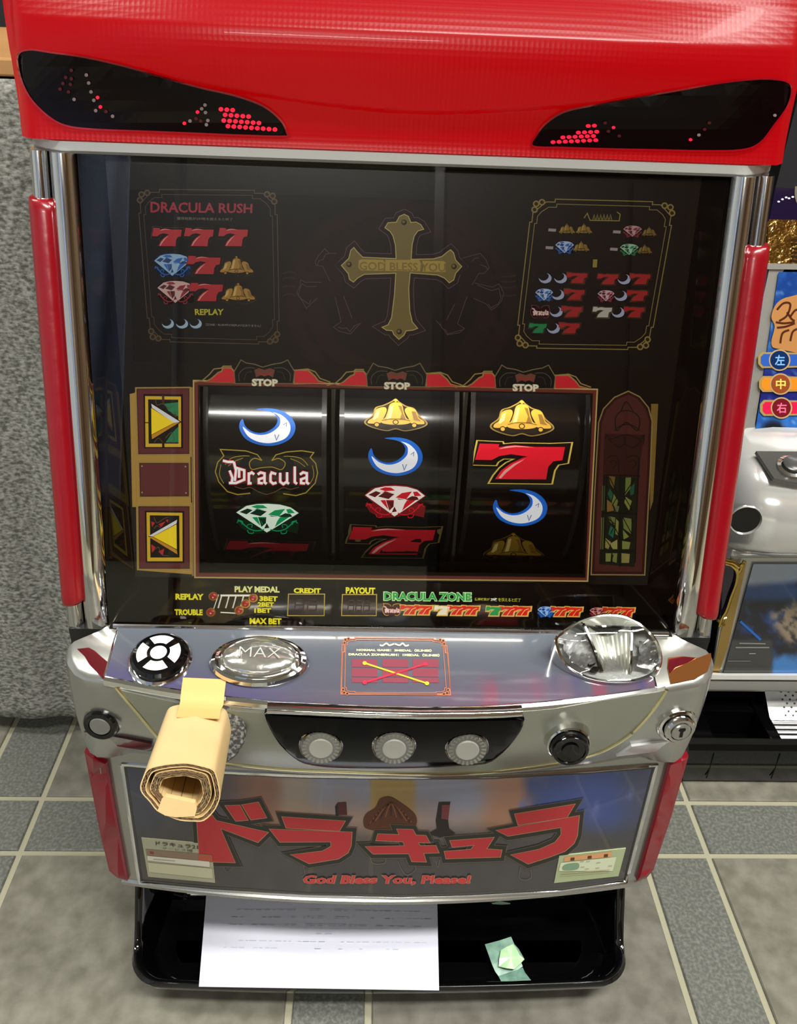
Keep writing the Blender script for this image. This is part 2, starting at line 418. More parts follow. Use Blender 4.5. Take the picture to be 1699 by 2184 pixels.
for P, lb, dots in ((EYEL, 'left dark smoked eye-shaped lens', 0), (EYER, 'right dark smoked eye-shaped lens', 1)):
    p = Print(TS, 0.0012); p.poly(P, EYE, 0, sm=True); o = p.build('eye_lens', TOPO, lb)
    p = Print(TS, 0.0018); p.line(P, 4, mat('eye_rim', '8c0012', 0.15, coat=.6), 0, closed=True, sm=True); p.build('lens_rim', TOPO)
    p = Print(TS, 0.0020)
    if dots == 0:
        for j in range(4):
            for i in range(9):
                x = 471+i*12.5+(j % 2)*6+j*3; y = 233+j*12+i*.9
                if x < 486+j*30+22 and i < 3+j*2: p.ell(x, y, 5.2, 4.8, REDE, 0, n=10)
        for (x, y, c) in [(184, 160, DOTG), (189, 177, DOTG), (194, 196, DOTG), (200, 214, DOTG), (208, 208, REDE), (214, 228, REDE), (204, 236, DOTG), (240, 248, DOTG), (226, 238, DOTR), (152, 150, DOTR), (140, 165, DOTR), (152, 168, DOTR), (128, 190, DOTR), (146, 196, DOTR), (150, 180, DOTR), (158, 212, DOTG), (134, 178, DOTR),
                          (437, 224, DOTG), (421, 239, REDE), (438, 240, DOTG), (430, 232, DOTG), (443, 257, DOTG), (405, 258, DOTG), (393, 263, REDE), (418, 253, DOTR), (428, 258, DOTR), (440, 266, DOTG)]: p.ell(x, y, 4, 4, c, 0, n=8)
    else:
        for j in range(4):
            for i in range(9):
                x = 1267-i*13+(j % 2)*6-j*1; y = 272+i*.6+j*9
                if i < 2+j*1.7 and i*13 < 92: p.ell(x, y-(0 if j else 4), 5.4, 4, REDE, 0, n=10)
        for (x, y, c) in [(1308, 272, REDE), (1290, 262, DOTR), (1320, 290, DOTR), (1297, 280, DOTR), (1472, 298, REDE), (1490, 288, DOTG), (1502, 276, DOTR), (1512, 262, DOTR), (1652, 246, DOTG)]: p.ell(x, y, 4, 3.4, c, 0, n=8)
    p.build('lamp_dot_cluster', TOPO, 'small red dots glowing behind the lens')['kind'] = 'stuff'

# ---- silver trim bar under the lamp top
q = MB(); n = 40; rings = []
for i in range(n+1):
    x = -.2352+.4704*i/n; c = .02*sst(.21, .2352, abs(x))**2
    rings.append([(x, y+c, z) for y, z in ((.64, .6995), (ycol(.6995)-.001, .6995), (ycol(.697)-.003, .6985), (ycol(.692)-.002, .6935), (ycol(.69)+.001, .6915), (.64, .690))])
q.loft(rings); q.build('trim_bar', mat('satin_silver_plastic', 'b4b5b2', .3, .35), ST, True, label='satin silver trim bar under the red top', auto=.5)

# ---- side columns and their red lamps
PROF = [(.2348, .045), (.2348, .012), (.2335, .005), (.2305, .0012), (.2275, 0), (.2245, .0015), (.2228, .006), (.2222, .010), (.2215, .006), (.2195, -.001), (.2160, -.0055), (.2115, -.0068), (.2075, -.005), (.2046, -.0005), (.2034, .005), (.2030, .016)]
for s in (-1, 1):
    q = MB(); rings = []
    for i in range(13):
        z = .3805+(.6925-.3805)*i/12; f = .004*sst(.41, .385, z)*0
        rings.append([(s*x, max(ycol(z)+d, ycol(.39)-.0), z) for x, d in PROF]+[(s*.2030, ycol(z)+.045, z)])
    q.loft(rings); q.build('side_column', CHROME, ST, True, label=('left' if s < 0 else 'right')+' chrome side column', auto=.9)
    z0, z1 = (.4045, .6660) if s < 0 else (.4015, .652)
    q = MB(); rings = []; N = 26
    RP = [(.2362, .030), (.2362, .006), (.2350, .000), (.2325, -.003), (.229, -.0042), (.2245, -.0042), (.2208, -.003), (.2190, .000), (.2184, .006), (.2184, .020)]
    for i in range(N+1):
        EN = [0, .0003, .001, .002, .0035, .005, .007]; Lz = z1-z0; e = EN[i] if i < 7 else (EN[N-i] if N-i < 7 else .007+(Lz-.014)*(i-6)/(N-12)); z = z0+(e if i < 7 else (Lz-e if N-i < 7 else e)); e = min(z-z0, z1-z); u = i/N; k = 1-(1-min(1, e/.007))**2; k = math.sqrt(max(0, k)); rr = []
        for j, (x, d) in enumerate(RP): rr.append((s*(.2362-(.2362-x)*(.55+.45*k)), ycol(z)+d+.003*(1-k), z))
        rings.append(rr)
    q.loft(rings)
    q.build('side_lamp', mat('red_side_lamp', '74000f', 0.28, coat=.3, emit='ff0018', estr=.04, bump=(60, .25, .002)), ST, True, label=('left' if s < 0 else 'right')+' red side lamp strip', auto=.9)

# ---- recess side walls, roof
RW = mat('recess_gloss_black', '0b0a0b', 0.06, coat=.3)
q = MB()
for s in (-1, 1):
    A = [(s*.2032, ycol(z)+.004, z) for z in (.389, .694)]; B = [(s*.1905, ppy(.408), .408), (s*.1905, ppy(.703), .703)]
    q.add([A[0], A[1], B[1], B[0]], [[0, 1, 2, 3]])
q.add([(-.2032, ycol(.694)+.002, .694), (.2032, ycol(.694)+.002, .694), (.1905, ppy(.703), .703), (-.1905, ppy(.703), .703)], [[0, 1, 2, 3]])
q.build('recess_wall', RW, ST)

# ---- printed panel with the reel window cut out
def ph(px, py, h=0): return PP.hit(px, py, h)
WIN = [(424, 824), (1261, 842), (1245, 1231), (426, 1221)]
bl, br = Vector((-.1905, ppy(.408), .408)), Vector((.1905, ppy(.408), .408)); tl, tr = Vector((-.1905, ppy(.703), .703)), Vector((.1905, ppy(.703), .703))
w0, w1, w2, w3 = [ph(*p) for p in WIN]
bk = Vector((0, .004, 0)); V = [tl, tr, br, bl, w0, w1, w2, w3]; V += [v+bk for v in V]
F = [[0, 1, 5, 4], [1, 2, 6, 5], [2, 3, 7, 6], [3, 0, 4, 7]]
F += [[a+8 for a in f][::-1] for f in F] + [[4, 5, 13, 12], [5, 6, 14, 13], [6, 7, 15, 14], [7, 4, 12, 15]]
PANEL = mesh('display_panel', V, F, mat('display_panel_black', '120e0b', 0.22, noise=(9, '1c130d', 4, .35, .7)), ST, label='dark printed display panel around the reel window')

# ---- symbols, each in local units x:-1..1, y:-1..1
def aff(cx, cy, w, h, sl=0.0, sh=0.0):
    return lambda p: (cx+p[0]*w+p[1]*sh*w, cy+p[1]*h+p[0]*w*sl)
def nrm(L, x0, x1, y0, y1): return [((x-(x0+x1)/2)/((x1-x0)/2), (y-(y0+y1)/2)/((y1-y0)/2)) for x, y in L]
SEV = nrm([(952, 505), (1118, 512), (1122, 524), (1180, 518), (1400, 521), (1535, 514), (1510, 646), (1452, 656), (1430, 690), (1413, 773), (1018, 771), (1046, 720), (1085, 672), (1125, 640), (1165, 622), (1120, 622), (1090, 640), (1078, 663), (920, 660)], 920, 1535, 505, 773)
SEVR = nrm([(972, 526), (1090, 529), (1085, 548), (1180, 534), (1300, 545), (1486, 545), (1470, 625), (1415, 632), (1385, 665), (1372, 742), (1065, 742), (1100, 690), (1160, 645), (1230, 612), (1262, 604), (1160, 590), (1090, 602), (1045, 626), (945, 625)], 920, 1535, 505, 773)
SEVH1 = nrm([(1085, 560), (1130, 543), (1190, 538), (1300, 548), (1190, 546), (1130, 553)], 920, 1535, 505, 773)
SEVH2 = nrm([(1085, 735), (1120, 690), (1175, 650), (1245, 618), (1190, 655), (1135, 700), (1100, 738)], 920, 1535, 505, 773)
def seven(p, T, fill='e8142c', gold='d8c050', detail=True):
    o = p.T; p.T = T
    p.poly(SEV, gold, 0); 
    if detail: p.poly(inset(SEV, .035), '1c0a0a', 1)
    p.poly(SEVR, fill, 2)
    if detail: p.poly(SEVH1, 'f0a8a0', 3); p.poly(SEVH2, 'f0a8a0', 3)
    p.T = o
_cb = (295, 628, 488, 722)
MOON = nrm([(395, 495), (440, 488), (500, 490), (560, 508), (608, 548), (628, 605), (605, 665), (545, 706), (470, 722), (390, 710), (330, 678), (298, 625), (297, 585), (315, 557), (330, 600), (365, 630), (410, 642), (460, 632), (505, 600), (522, 560), (505, 525), (465, 505)], *_cb)
MOONW = nrm([(495, 512), (545, 528), (588, 570), (598, 615), (580, 660), (540, 688), (470, 705), (400, 695), (345, 662), (315, 605), (360, 640), (420, 655), (480, 640), (530, 598), (537, 552), (520, 528)], *_cb)
def moon(p, T, blue='1668d0', white='f4f8ff', face=True):
    o = p.T; p.T = T; p.poly(MOON, blue, 0, sm=True)
    if face: p.poly([(x*.97, y*.97+.005) for x, y in MOON], '2a8af0', 1, sm=True) if False else None
    p.poly(MOONW, white, 2, sm=True)
    if face:
        p.line(nrm([(555, 590), (575, 575), (572, 600)], *_cb), 1.3, '3a4a80', 3); p.line(nrm([(505, 650), (515, 685), (530, 650)], *_cb), 1.6, '2a4a90', 3)
    p.T = o
_bb = (1035, 1418, 260, 480)
BELLO = nrm([(1225, 260), (1250, 282), (1290, 308), (1340, 325), (1368, 370), (1415, 412), (1412, 440), (1355, 465), (1280, 479), (1225, 466), (1170, 479), (1090, 460), (1040, 435), (1037, 408), (1082, 372), (1100, 322), (1150, 303), (1198, 278)], *_bb)
def bells(p, T, gold='d8a838', out='9a7c34', dark='2a1c0a', lit='f4dc88'):
    o = p.T; p.T = T; p.poly(BELLO, out, 0, sm=True); p.poly(inset(BELLO, .055), dark, 1, sm=True)
    B = lambda L: nrm(L, *_bb)
    for L in ([(1105, 335), (1155, 318), (1170, 340), (1150, 395), (1130, 425), (1060, 428), (1060, 408), (1088, 385)], [(1345, 335), (1300, 318), (1280, 340), (1305, 395), (1320, 425), (1395, 430), (1395, 408), (1365, 385)]): p.poly(B(L), gold, 2, sm=True)
    p.poly(B([(1190, 300), (1225, 285), (1262, 300), (1275, 350), (1292, 392), (1320, 408), (1300, 428), (1225, 436), (1150, 428), (1132, 408), (1158, 392), (1175, 350)]), gold, 3, sm=True)
    p.poly(B([(1192, 310), (1212, 302), (1205, 350), (1195, 392), (1170, 400), (1184, 350)]), lit, 4); p.poly(B([(1110, 345), (1130, 335), (1120, 385), (1095, 405), (1085, 400)]), lit, 4)
    p.poly(B([(1240, 305), (1262, 310), (1272, 360), (1288, 398), (1250, 400), (1262, 360)]), '8c6420', 4)
    p.poly(B([(1322, 345), (1345, 345), (1362, 392), (1380, 410), (1335, 402)]), '8c6420', 4)
    p.line(B([(1140, 408), (1180, 398), (1225, 396), (1270, 398), (1315, 408)]), 1.1, dark, 5)
    for x, y, r in ((1110, 436, 17), (1225, 418, 19), (1338, 438, 17)):
        cx_, cy_ = B([(x, y)])[0]; p.poly([(cx_+.10*math.cos(a*.785), cy_+.16*math.sin(a*.785)) for a in range(8)], dark, 5); p.poly([(cx_+.07*math.cos(a*.785), cy_+.11*math.sin(a*.785)) for a in range(8)], gold, 6)
    for L in ([(1130, 452), (1170, 444), (1215, 452), (1170, 462)], [(1240, 452), (1285, 444), (1320, 455), (1280, 465)]): p.poly(B(L), dark, 5)
    p.poly(B([(1212, 272), (1225, 263), (1240, 272), (1225, 286)]), gold, 4)
    p.T = o
_gb = (272, 645, 770, 975)
def gem(p, T, c='d01428', dk='5a0c14', lt='fbf2ea', halo='7a0c18'):
    o = p.T; p.T = T; B = lambda L: nrm(L, *_gb)
    p.poly(B([(275, 838), (320, 795), (390, 775), (460, 770), (540, 777), (600, 800), (643, 838), (590, 880), (640, 900), (630, 970), (540, 950), (455, 970), (380, 975), (310, 940), (280, 890), (330, 885)]), halo, 0)
    p.poly(B([(282, 838), (340, 795), (400, 783), (460, 780), (530, 785), (590, 802), (636, 838), (500, 935), (455, 965), (420, 938)]), lt, 1)
    for L, k in (([(365, 800), (400, 788), (435, 790), (460, 808), (400, 812)], c), ([(300, 835), (345, 812), (375, 822), (340, 850)], dk), ([(358, 845), (400, 815), (455, 830), (420, 860)], dk), ([(375, 822), (400, 812), (445, 822), (400, 818)], c),
                 ([(462, 850), (500, 822), (560, 812), (525, 860)], c), ([(520, 862), (560, 840), (590, 845), (600, 862), (560, 868)], dk), ([(565, 815), (590, 812), (615, 838), (575, 842)], c), ([(470, 855), (520, 862), (480, 862)], dk),
                 ([(372, 868), (402, 866), (420, 925), (385, 885)], c), ([(405, 866), (452, 866), (450, 905), (425, 930)], dk), ([(410, 868), (450, 868), (430, 915)], c), ([(455, 905), (470, 935), (440, 940)], dk), ([(530, 866), (585, 862), (500, 930), (515, 890)], c)): p.poly(B(L), k, 2)
    for s, x0 in ((1, 0), (-1, 915)):
        f = lambda L: B([(x0+s*x, y) for x, y in L])
        p.line(f([(290, 885), (310, 900), (335, 925), (360, 945), (400, 955), (440, 945)]), 2.2, c, 3, sm=True); p.line(f([(285, 905), (300, 890), (318, 898), (312, 915)]), 1.8, c, 3, sm=True)
        p.line(f([(340, 935), (350, 915), (372, 915), (368, 935)]), 1.6, c, 3, sm=True); p.line(f([(345, 950), (352, 968), (375, 972), (380, 960)]), 1.8, c, 3, sm=True)
    p.T = o
def emblem(p, T, gold='a89038', wd=2.2, small=False):
    o = p.T; p.T = T; B = lambda L: nrm(L, 842, 1565, 655, 970)
    if small: p.poly(B([(860, 700), (900, 660), (1170, 690), (1210, 730), (1250, 690), (1530, 670), (1555, 800), (1500, 960), (1210, 965), (900, 950)]), '4a1a1c', 0, sm=True)
    p.line(B([(1090, 955), (1000, 965), (930, 945), (870, 880), (845, 810), (862, 745), (905, 700), (880, 657), (960, 660), (1060, 665), (1140, 690), (1172, 730)]), wd, gold, 1)
    p.line(B([(1320, 955), (1410, 968), (1480, 948), (1545, 880), (1562, 810), (1548, 745), (1510, 705), (1535, 672), (1450, 660), (1340, 670), (1270, 690), (1240, 730)]), wd, gold, 1)
    if not small:
        p.line(B([(1172, 730), (1120, 715), (1085, 745), (1100, 790), (1160, 780), (1205, 775), (1250, 775), (1310, 790), (1335, 745), (1290, 715), (1240, 730)]), wd*.9, gold, 1, sm=True)
        for s, x0 in ((1, 0), (-1, 2410)):
            f = lambda L: B([(x0+s*x, y) for x, y in L])
            p.line(f([(915, 760), (960, 715), (1030, 700), (1085, 700)]), wd*.7, gold, 1, sm=True); p.line(f([(935, 770), (985, 735), (1040, 715)]), wd*.6, gold, 1, sm=True); p.line(f([(885, 760), (875, 830), (905, 890)]), wd*.6, gold, 1, sm=True)
            p.poly(f([(1010, 765), (1030, 725), (1060, 705), (1085, 715), (1080, 770), (1050, 790)]), '2e3034', 0, sm=True)
            p.line(f([(980, 910), (1040, 925), (1090, 915), (1150, 945), (1205, 962)]), wd*.7, '6a4a30', 1, sm=True)
    ST_ = [[(898, 733), (935, 742), (975, 741)], [(975, 741), (990, 800), (982, 872)], [(1012, 795), (1012, 850)], [(985, 780), (1048, 798), (1048, 862), (990, 886), (940, 886)], [(945, 800), (965, 850), (960, 885)],
           [(1080, 812), (1080, 888), (1100, 886)], [(1080, 826), (1100, 812), (1118, 826)],
           [(1142, 826), (1162, 812), (1190, 818), (1190, 880), (1205, 890)], [(1190, 846), (1150, 858), (1150, 884), (1178, 886)],
           [(1272, 822), (1240, 812), (1232, 830), (1232, 872), (1250, 888), (1275, 880)],
           [(1300, 812), (1300, 874), (1322, 890), (1345, 874)], [(1348, 808), (1348, 878), (1362, 888)],
           [(1402, 768), (1402, 876), (1418, 888)],
           [(1438, 824), (1460, 808), (1486, 814), (1486, 878), (1502, 888)], [(1486, 842), (1446, 856), (1446, 882), (1474, 884)]]
    k = 1 if not small else .42
    for L in ST_: p.line(B(L), 8.5*k, 'b01424', 4)
    for L in ST_: p.line(B(L), 5.0*k, 'ffffff' if not small else 'e8d8d0', 5)
    p.T = o

# ---- reels
q = MB(); q.add([ph(400, 790)+Vector((0, .012, 0)), ph(1290, 800)+Vector((0, .012, 0)), ph(1290, 1240)+Vector((0, .012, 0)), ph(400, 1240)+Vector((0, .012, 0))], [])
ZC = 0.468; R = 0.130; YC = ppy(.475)+.016+R
def yreel(x, z): return YC-math.sqrt(max(0, R*R-(z-ZC)**2))
RS = Surf(yreel, .3, YC-.001)
REELM = mat('reel_strip_black', '0c0c0e', 0.12, coat=.35); REELS = mat('reel_rim_dark', '202022', 0.25, coat=.3)
spans = [(445, 690, 'left reel'), (728, 965, 'middle reel'), (1000, 1238, 'right reel')]
REEL = []
for x0, x1, lb in spans:
    a = RS.hit(x0, 1040).x; b = RS.hit(x1, 1040).x; q = MB()
    def ring(x, r): return [(x, YC-r*math.cos(2*PI*k/72), ZC+r*math.sin(2*PI*k/72)) for k in range(72)]
    q.loft([ring(a+.0015, R), ring(b-.0015, R)], True, True); o = q.build('reel', REELM, ST, True, label=lb+', glossy black strip with printed symbols', auto=.5)
    q = MB()
    for (u, v) in ((a-.002, a+.0015), (b-.0015, b+.002)): q.loft([ring(u, R+.0005), ring(v, R+.0005)], True, True)
    q.build('rim', REELS, o, True, auto=.5)
    REEL.append(o)
def RP_(o, name, fn, lb=None, g=.35):
    p = Print(RS, 0.0004, g); fn(p); return p.build(name, o, lb)
m_ = .0  # bottom symbols take darker inks and less glow, shade put into their colours
RP_(REEL[0], 'moon_symbol', lambda p: moon(p, aff(570, 911, 60, 40, .02)), 'blue edged white crescent moon')
RP_(REEL[0], 'emblem_symbol', lambda p: emblem(p, aff(568, 1008, 110, 49, .01)), 'winged gold emblem with white blackletter name')
RP_(REEL[0], 'gem_symbol', lambda p: gem(p, aff(570, 1105, 70, 34, .01), '0c9a5c', '0a4a30', 'e8fbe8', '0c3a24'), 'green gem')
RP_(REEL[0], 'seven_symbol', lambda p: seven(p, aff(574, 1176, 101, 25, .02), 'a81024', '3c3020'), 'red seven with shade in its darker colours', 0)
RP_(REEL[1], 'bell_symbol', lambda p: bells(p, aff(844, 885, 67, 35, .01)), 'gold bells')
RP_(REEL[1], 'moon_symbol', lambda p: moon(p, aff(843, 974, 58, 41, .02)), 'blue edged white crescent moon')
RP_(REEL[1], 'gem_symbol', lambda p: gem(p, aff(842, 1069, 67, 36, .01)), 'red gem')
RP_(REEL[1], 'seven_symbol', lambda p: seven(p, aff(840, 1155, 105, 36, .01), 'c81828', '6a5c34'), 'red seven with slight shade in its colours', .12)
RP_(REEL[2], 'bell_symbol', lambda p: bells(p, aff(1113, 892, 68, 39, .01)), 'gold bells')
RP_(REEL[2], 'seven_symbol', lambda p: seven(p, aff(1113, 986, 109, 47, .005)), 'bright red seven')
RP_(REEL[2], 'moon_symbol', lambda p: moon(p, aff(1109, 1083, 58, 39, .02)), 'blue edged white crescent moon')
RP_(REEL[2], 'bell_symbol', lambda p: bells(p, aff(1095, 1169, 65, 33, .01), 'a88428', '6a5a28'), 'gold bells with shade in their colours', 0)
# chamber behind the window
q = MB(); yb = ppy(.5); W_ = .1405
q.add([(-W_-.004, ppy(.42)+.0045, .4215), (W_+.004, ppy(.42)+.0045, .4215), (W_, .62, .345), (-W_, .62, .345), (-W_-.004, ppy(.565)+.004, .571), (W_+.004, ppy(.565)+.004, .571), (W_, .62, .571), (-W_, .62, .571)],
      [[0, 1, 2, 3], [4, 5, 6, 7], [0, 3, 7, 4], [1, 2, 6, 5], [3, 2, 6, 7]])
q.build('reel_chamber', mat('chamber_black', '0b0b0c', 0.35), ST)
q = MB()
for px_ in (709, 982):
    x = RS.hit(px_, 1040).x; q.box(x-.0012, x+.0012, ppy(.5)+.022, .62, .38, .5705)
q.build('reel_divider', mat('divider_grey', '3c3c36', 0.3), ST, label='dark grey plates between the reels')
# lamp tube fixed inside the chamber above the window
q = MB(); q.tube([(-.132, ppy(.560)+.009, .5655), (.128, ppy(.560)+.009, .5655)], .0028, 10)
q.build('reel_lamp', mat('reel_lamp_tube', 'ffffff', .4, emit='fff8e8', estr=45), ST, label='thin white lamp tube above the reels')

# ---- prints on the display panel
def P_(fn, name, lb=None, surf=None, base=.0004, parent=None):
    p = Print(surf or PP, base, .3 if surf is SP else (0 if surf else .14)); fn(p); return p.build(name, parent or PANEL, lb)
def Z(ox, oy, k): return lambda L: [(ox+x/k, oy+y/k) for x, y in L]
GOLD = 'b49a4c'; GOLDB = 'd8c878'
# backdrop arch of dull brown blocks behind the cross
def backdrop(X, Y, u, v):
    d = math.hypot((X-855)/1.0, (Y-640)/.86); n = fbm(X, Y, .018); c = (20, 16, 13)
    ring = sst(150, 180, d)*(1-sst(235, 262, d)); c = mixc(c, (50, 24, 20), ring*(.75+.6*n)); c = mixc(c, (34, 14, 16), (1-sst(90, 160, d))*.6)
    c = mixc(c, (44, 36, 24), sst(150, 0, abs(X-1270)-60)*.25*(.5+n)+.15*sst(900, 1500, X))
    if abs(d-210) < 3: c = mixc(c, (16, 8, 8), .7)
    return c
PRT = mat('printed_picture', 'ffffff', .3, attr=True, spec=.3)
picture('backdrop_print', PP, ((268, 350), (1480, 372), (1410, 788), (285, 770)), 110, 46, backdrop, PRT, PANEL, .0002, 'faint brown arch pattern behind the crosses')
def cross(p):
    B = Z(600, 380, 3.398)
    C = [(890, 258), (922, 275), (940, 318), (978, 315), (1012, 335), (1035, 372), (990, 385), (965, 420), (950, 480), (942, 585), (1100, 582), (1160, 565), (1200, 532), (1225, 515), (1250, 540), (1264, 592), (1310, 640), (1265, 690), (1250, 740), (1215, 762), (1180, 727), (1130, 705), (935, 690), (925, 800), (932, 960), (950, 1040), (992, 1090), (950, 1105), (905, 1110), (890, 1140), (850, 1172), (812, 1135), (800, 1108), (760, 1105), (722, 1080), (770, 1060), (795, 1010), (815, 850), (825, 692), (600, 700), (555, 725), (522, 757), (490, 735), (480, 692), (430, 632), (485, 580), (500, 520), (525, 498), (550, 530), (590, 570), (827, 580), (823, 490), (805, 420), (785, 388), (745, 360), (770, 320), (830, 316), (852, 275)]
    p.poly(inset(B(C), -8), '2c1218', 0); p.line(inset(B(C), -9), 1.1, '6c5058', 1, closed=True); p.poly(B(C), 'c8b868', 2); p.poly(inset(B(C), 1.8), '7c6a30', 3)
    p.poly(B([(560, 595), (580, 588), (735, 592), (748, 612), (748, 655), (735, 672), (580, 668), (558, 650)]), 'b89a42', 4); p.poly(B([(752, 592), (1000, 592), (1010, 620), (1005, 675), (752, 672)]), 'b89a42', 4); p.poly(B([(1020, 600), (1175, 600), (1190, 612), (1188, 680), (1022, 678), (1030, 640)]), 'b89a42', 4)
    p.tbox('GOD BLESS YOU', 766, 558, 950, 576, '8c7430', 5, .02, .02)
    for x, y in ((888, 320), (490, 625), (1250, 640), (853, 1112)): a, b = B([(x, y)])[0]; p.ell(a, b, 6, 6, '3a2a14', 4, n=12); p.ell(a-1, b-1, 3.2, 3.2, '7c6a30', 5, n=10)
P_(cross, 'gold_cross_print', 'gold budded cross with a nameplate bar')
def sidecross(p):
    B = Z(600, 380, 3.398); L1 = [[(400, 545), (345, 545), (315, 510), (270, 560), (245, 600), (250, 630), (300, 640), (350, 745)], [(260, 632), (270, 600), (300, 590), (320, 550), (345, 548)], [(290, 755), (170, 755), (140, 735), (135, 780), (110, 830), (150, 890), (180, 945), (225, 900), (260, 870)],
         [(255, 785), (180, 785), (150, 765), (135, 800), (120, 850), (150, 880), (200, 912), (215, 880)], [(388, 862), (432, 1040), (375, 1080), (420, 1110), (500, 1130), (545, 1080), (575, 1050)], [(450, 855), (512, 1015)], [(410, 1080), (440, 1090), (470, 1085), (495, 1112), (530, 1070), (560, 1055)]]
    L2 = [[(1310, 580), (1440, 545), (1480, 590), (1505, 650), (1470, 690), (1430, 690), (1380, 775)], [(1380, 605), (1400, 580), (1430, 578)], [(1440, 628), (1480, 640), (1492, 660)], [(1400, 760), (1530, 790), (1575, 765), (1610, 830), (1595, 890), (1560, 930), (1520, 955), (1480, 910), (1390, 870)],
          [(1420, 775), (1520, 815), (1575, 800), (1590, 870), (1570, 910), (1520, 940), (1495, 910)], [(1345, 858), (1275, 1055), (1325, 1090), (1290, 1120), (1200, 1135), (1170, 1090), (1120, 1030)], [(1255, 910), (1195, 1030)], [(1150, 1055), (1160, 1085), (1190, 1100), (1205, 1130), (1270, 1110), (1310, 1100)]]
    for l in (L1, L2)[p.side]: p.line(B(l), 1.3, '705a5e', 2)
    for F_ in (([(400, 545), (315, 510), (245, 600), (300, 640), (350, 745), (170, 755), (110, 830), (180, 945), (260, 870), (380, 860), (432, 1040), (375, 1080), (500, 1130), (575, 1050), (512, 1015), (445, 850), (440, 760), (420, 650)],), ([(1310, 580), (1440, 545), (1505, 650), (1430, 690), (1400, 760), (1575, 765), (1610, 830), (1520, 955), (1390, 870), (1345, 858), (1275, 1055), (1325, 1090), (1200, 1135), (1120, 1030), (1195, 1030), (1255, 910), (1290, 760)],))[p.side]: p.poly(B(F_), '281216', 1)
for k_, lb in ((0, 'faint outline cross tilting left'), (1, 'faint outline cross tilting right')):
    pq = Print(PP, .0004); pq.side = k_; sidecross(pq); pq.build('side_cross_print', PANEL, lb)
def frame(p, TL, TR, BR, BL, c=GOLD, wd=2.0, s=1.0):
    TL, TR, BR, BL = [Vector(q) for q in (TL, TR, BR, BL)]
    def at(u, v): q = (TL*(1-u)+TR*u)*(1-v)+(BL*(1-u)+BR*u)*v; return (q.x, q.y)
    a, b = .10*s, .09*s
    out = [at(a*1.0, .015), at(a*1.6, .015), at(a*1.6, -.005), at(1-a*1.6, -.005), at(1-a*1.6, .015), at(1-a, .015), at(1-.015, b), at(1-.015, b*1.7), at(1.0, b*1.7), at(1.0, 1-b*1.7), at(1-.015, 1-b*1.7), at(1-.015, 1-b), at(1-a, 1-.015), at(1-a*1.6, 1-.015), at(1-a*1.6, 1.0), at(a*1.6, 1.0), at(a*1.6, 1-.015), at(a, 1-.015), at(.015, 1-b), at(.015, 1-b*1.7), at(0, 1-b*1.7), at(0, b*1.7), at(.015, b*1.7), at(.015, b)]
    e = .035
    inn = [at(a*1.2, .015+e), at(a*1.75, .015+e), at(a*1.75, e*.8), at(1-a*1.75, e*.8), at(1-a*1.75, .015+e), at(1-a*1.2, .015+e), at(1-a*.75, b*.75+e*.4), at(1-.015-e, b*1.25), at(1-.015-e, b*1.8), at(1-e, b*1.8), at(1-e, 1-b*1.8), at(1-.015-e, 1-b*1.8), at(1-.015-e, 1-b*1.25), at(1-a*.75, 1-b*.75-e*.4), at(1-a*1.2, 1-.015-e), at(1-a*1.75, 1-.015-e), at(1-a*1.75, 1-e*.8), at(a*1.75, 1-e*.8), at(a*1.75, 1-.015-e), at(a*1.2, 1-.015-e), at(a*.75, 1-b*.75-e*.4), at(.015+e, 1-b*1.25), at(.015+e, 1-b*1.8), at(e, 1-b*1.8), at(e, b*1.8), at(.015+e, b*1.8), at(.015+e, b*1.25), at(a*.75, b*.75+e*.4)]
    p.line(out, wd, c, 1, closed=True); p.line(inn, wd*.7, c, 1, closed=True)
    W = (TR-TL).length*.045*s
    for u, v, sx, sy in ((.03, .03, 1, 1), (.97, .03, -1, 1), (.97, .97, -1, -1), (.03, .97, 1, -1)):
        x, y = at(u, v)
        for dx, dy in ((0, 0), (.9, -.25), (-.25, .9)): p.ell(x+sx*dx*W, y+sy*dy*W, W*.52, W*.52, c, 2, n=12); p.ell(x+sx*dx*W, y+sy*dy*W, W*.30, W*.30, '3a2a14', 3, n=10)
